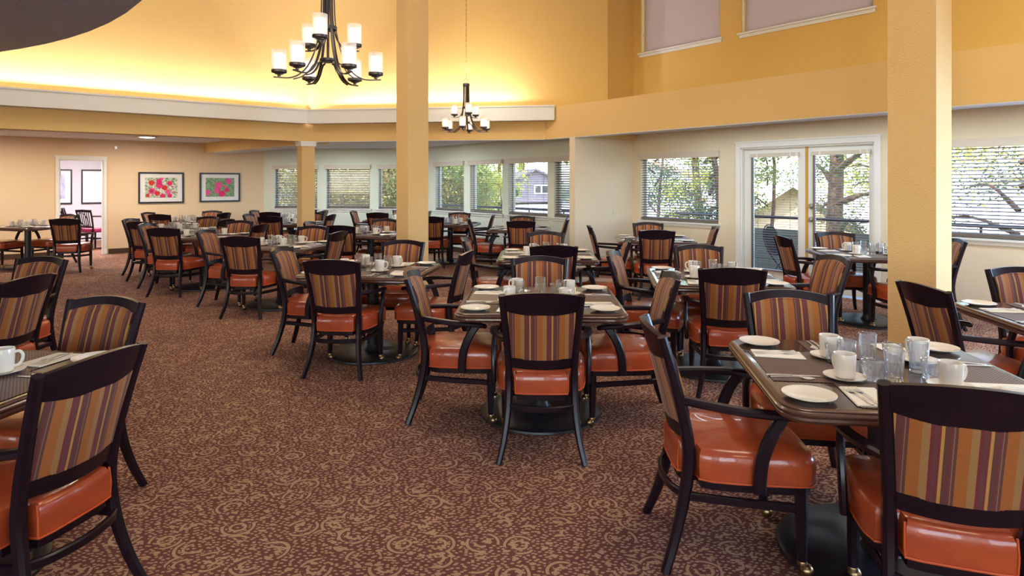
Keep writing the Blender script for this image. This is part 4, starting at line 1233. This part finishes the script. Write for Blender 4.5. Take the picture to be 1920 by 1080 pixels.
def tree(x, y, h, cr, lm, label, cat='tree', trunk=.16, zc=.62, n=5200, leaf=.16, flat=.8, seed=0, branches=7, low=None, name='tree', z0=None):
    rn = random.Random(seed); z0 = gz(y) if z0 is None else z0
    r = thing(name, label, cat, (x, y, z0))
    mb = MB(); path = curve([(0, 0, 0), (rn.uniform(-.1, .1), rn.uniform(-.1, .1), h*.35), (rn.uniform(-.25, .25), rn.uniform(-.2, .2), h*.7), (rn.uniform(-.3, .3), 0, h*.95)], 3)
    mb.sweep(path, [(trunk*2*(1 - .75*i/len(path)),)*2 for i in range(len(path))], up=(0, 1, 0), n=8)
    tips = []
    for b in range(branches):
        z = h * (zc - .25 + .5*b/branches); a = rn.uniform(0, 6.28); L_ = cr * rn.uniform(.6, 1.05)
        p0 = Vector((0, 0, z)); p2 = Vector((L_*math.cos(a), L_*math.sin(a), z + rn.uniform(-.1, .5)*cr*.5)); p1 = (p0 + p2)/2 + Vector((0, 0, .15*cr))
        mb.sweep(curve([p0, p1, p2], 3), [(trunk*.7, trunk*.7)] * 2 + [(trunk*.4, trunk*.4)] * 3 + [(trunk*.15, trunk*.15)] * 2, up=(0, 0, 1), n=5); tips += [p1, p2, (p1+p2)/2]
    mb.build('trunk', M['bark'], r, True)
    mb = MB(); cl = []
    for k in range(int(16 + branches*3)):
        if k < len(tips): c = tips[k]
        else:
            a = rn.uniform(0, 6.28); q = rn.random()**.5 * cr
            c = Vector((q*math.cos(a), q*math.sin(a), h*zc + rn.uniform(-1, 1) * flat * cr * math.sqrt(max(0, 1 - (q/cr)**2))))
        cl.append((c, cr * rn.uniform(.18, .34)))
    n, leaf = (int(n * 1.9), leaf * .66) if y < 30 else (n, leaf)
    for k in range(n):
        c, s = cl[rn.randrange(len(cl))]
        p = c + Vector((rn.gauss(0, 1), rn.gauss(0, 1), rn.gauss(0, .7))) * s * .6
        a = Vector((rn.uniform(-1, 1), rn.uniform(-1, 1), rn.uniform(-1, 1))).normalized(); b = a.orthogonal().normalized()
        l_ = leaf * rn.uniform(.6, 1.3)
        mb.add([p, p + a*l_*.5 + b*l_*.28, p + a*l_, p + a*l_*.5 - b*l_*.28], [(0, 1, 2, 3)])
    mb.build('foliage', lm, r)
    return r
# left windows: dense foliage close by
tree(-5.7, 21.4, 6.4, 2.3, M['leafbrown'], 'golden-brown leafy tree behind the short column windows', seed=1, n=6500, zc=.68, leaf=.17)
tree(-3.4, 20.6, 6.6, 2.2, M['leafbrown'], 'golden-brown leafy tree right of the short column', seed=2, n=6500, zc=.68, leaf=.17)
tree(-5.0, 25.5, 8.0, 3.2, M['leafyellow'], 'yellow-green tree standing behind the golden-brown trees', seed=21, n=6500, zc=.6, leaf=.22)
tree(-2.45, 19.6, 6.4, 1.75, M['leafgreen'], 'green leafy tree left of the slim tall pillar', seed=3, n=6500, zc=.68, leaf=.15)
tree(-1.75, 22.5, 6.8, 1.65, M['leafgreen'], 'green leafy tree in the first bay window', seed=4, n=6500, zc=.66, leaf=.17)
tree(-1.9, 26.5, 7.6, 2.1, M['leafyellow'], 'yellow-green tree in the second bay window', seed=5, n=5000, zc=.64, leaf=.2)
tree(-1.5, 74, 11, 6, M['leafgreen'], 'wide green tree behind the grey house', seed=6, n=6500, zc=.66, leaf=.36, trunk=.25)
tree(9.5, 72, 10, 5, M['leafbrown'], 'brownish tree right of the grey house', seed=7, n=4500, zc=.66, leaf=.34, trunk=.2)
tree(-.12, 20.5, 4.6, .42, M['leafgreen'], 'low green bush below the grey house window', 'bush', trunk=.05, seed=8, n=1800, zc=.72, leaf=.15, name='bush')
# wide window
tree(5.0, 16.6, 7.0, 1.45, M['leafyellow'], 'yellow-green tree behind the wide window', seed=9, n=3600, zc=.72, leaf=.13)
tree(3.35, 15.0, 5.8, 1.1, M['leafpine'], 'dark pine with curving bare branches left in the wide window', seed=10, n=1700, zc=.78, leaf=.10, branches=10, trunk=.07)
tree(4.2, 13.6, 6.3, 1.0, M['leafpine'], 'dark pine at the right of the wide window', seed=11, n=2300, zc=.72, leaf=.09, branches=9, trunk=.12)
# patio doors
tree(5.15, 12.9, 7.6, 1.05, M['leafgreen'], 'bright green tree behind the left patio door', seed=12, n=2300, zc=.84, leaf=.11, branches=9, trunk=.05)
tree(7.3, 14.4, 9.0, 2.0, M['leafpine'], 'thick-trunked pine behind the right patio door', seed=13, n=4600, zc=.62, leaf=.10, branches=12, trunk=.22)
tree(10.5, 17.5, 8.5, 2.6, M['leafyellow'], 'yellow-green tree farther off behind the patio doors', seed=14, n=3400, zc=.74, leaf=.18)
tree(8.4, 10.6, 8.0, 1.7, M['leafpine'], 'pine with long bare branch behind the right edge window', seed=15, n=2600, zc=.66, leaf=.09, branches=10, trunk=.13)
tree(11.2, 12.4, 8.0, 2.2, M['leafbrown'], 'autumn-toned tree behind the right edge window', seed=16, n=3000, zc=.70, leaf=.14)
# hazy line of far trees behind everything
for k in range(9):
    x = -34 + k * 11; 
    tree(x + (k % 2) * 2, 66 + (k % 3) * 4, 13, 4.8, [M['leafgreen'], M['leafyellow'], M['leafbrown']][k % 3], ['wide distant tree on the horizon behind the windows'][0], seed=30 + k, n=2600, zc=.6, leaf=.9, trunk=.35).__setitem__('group', 'distant trees on the horizon')
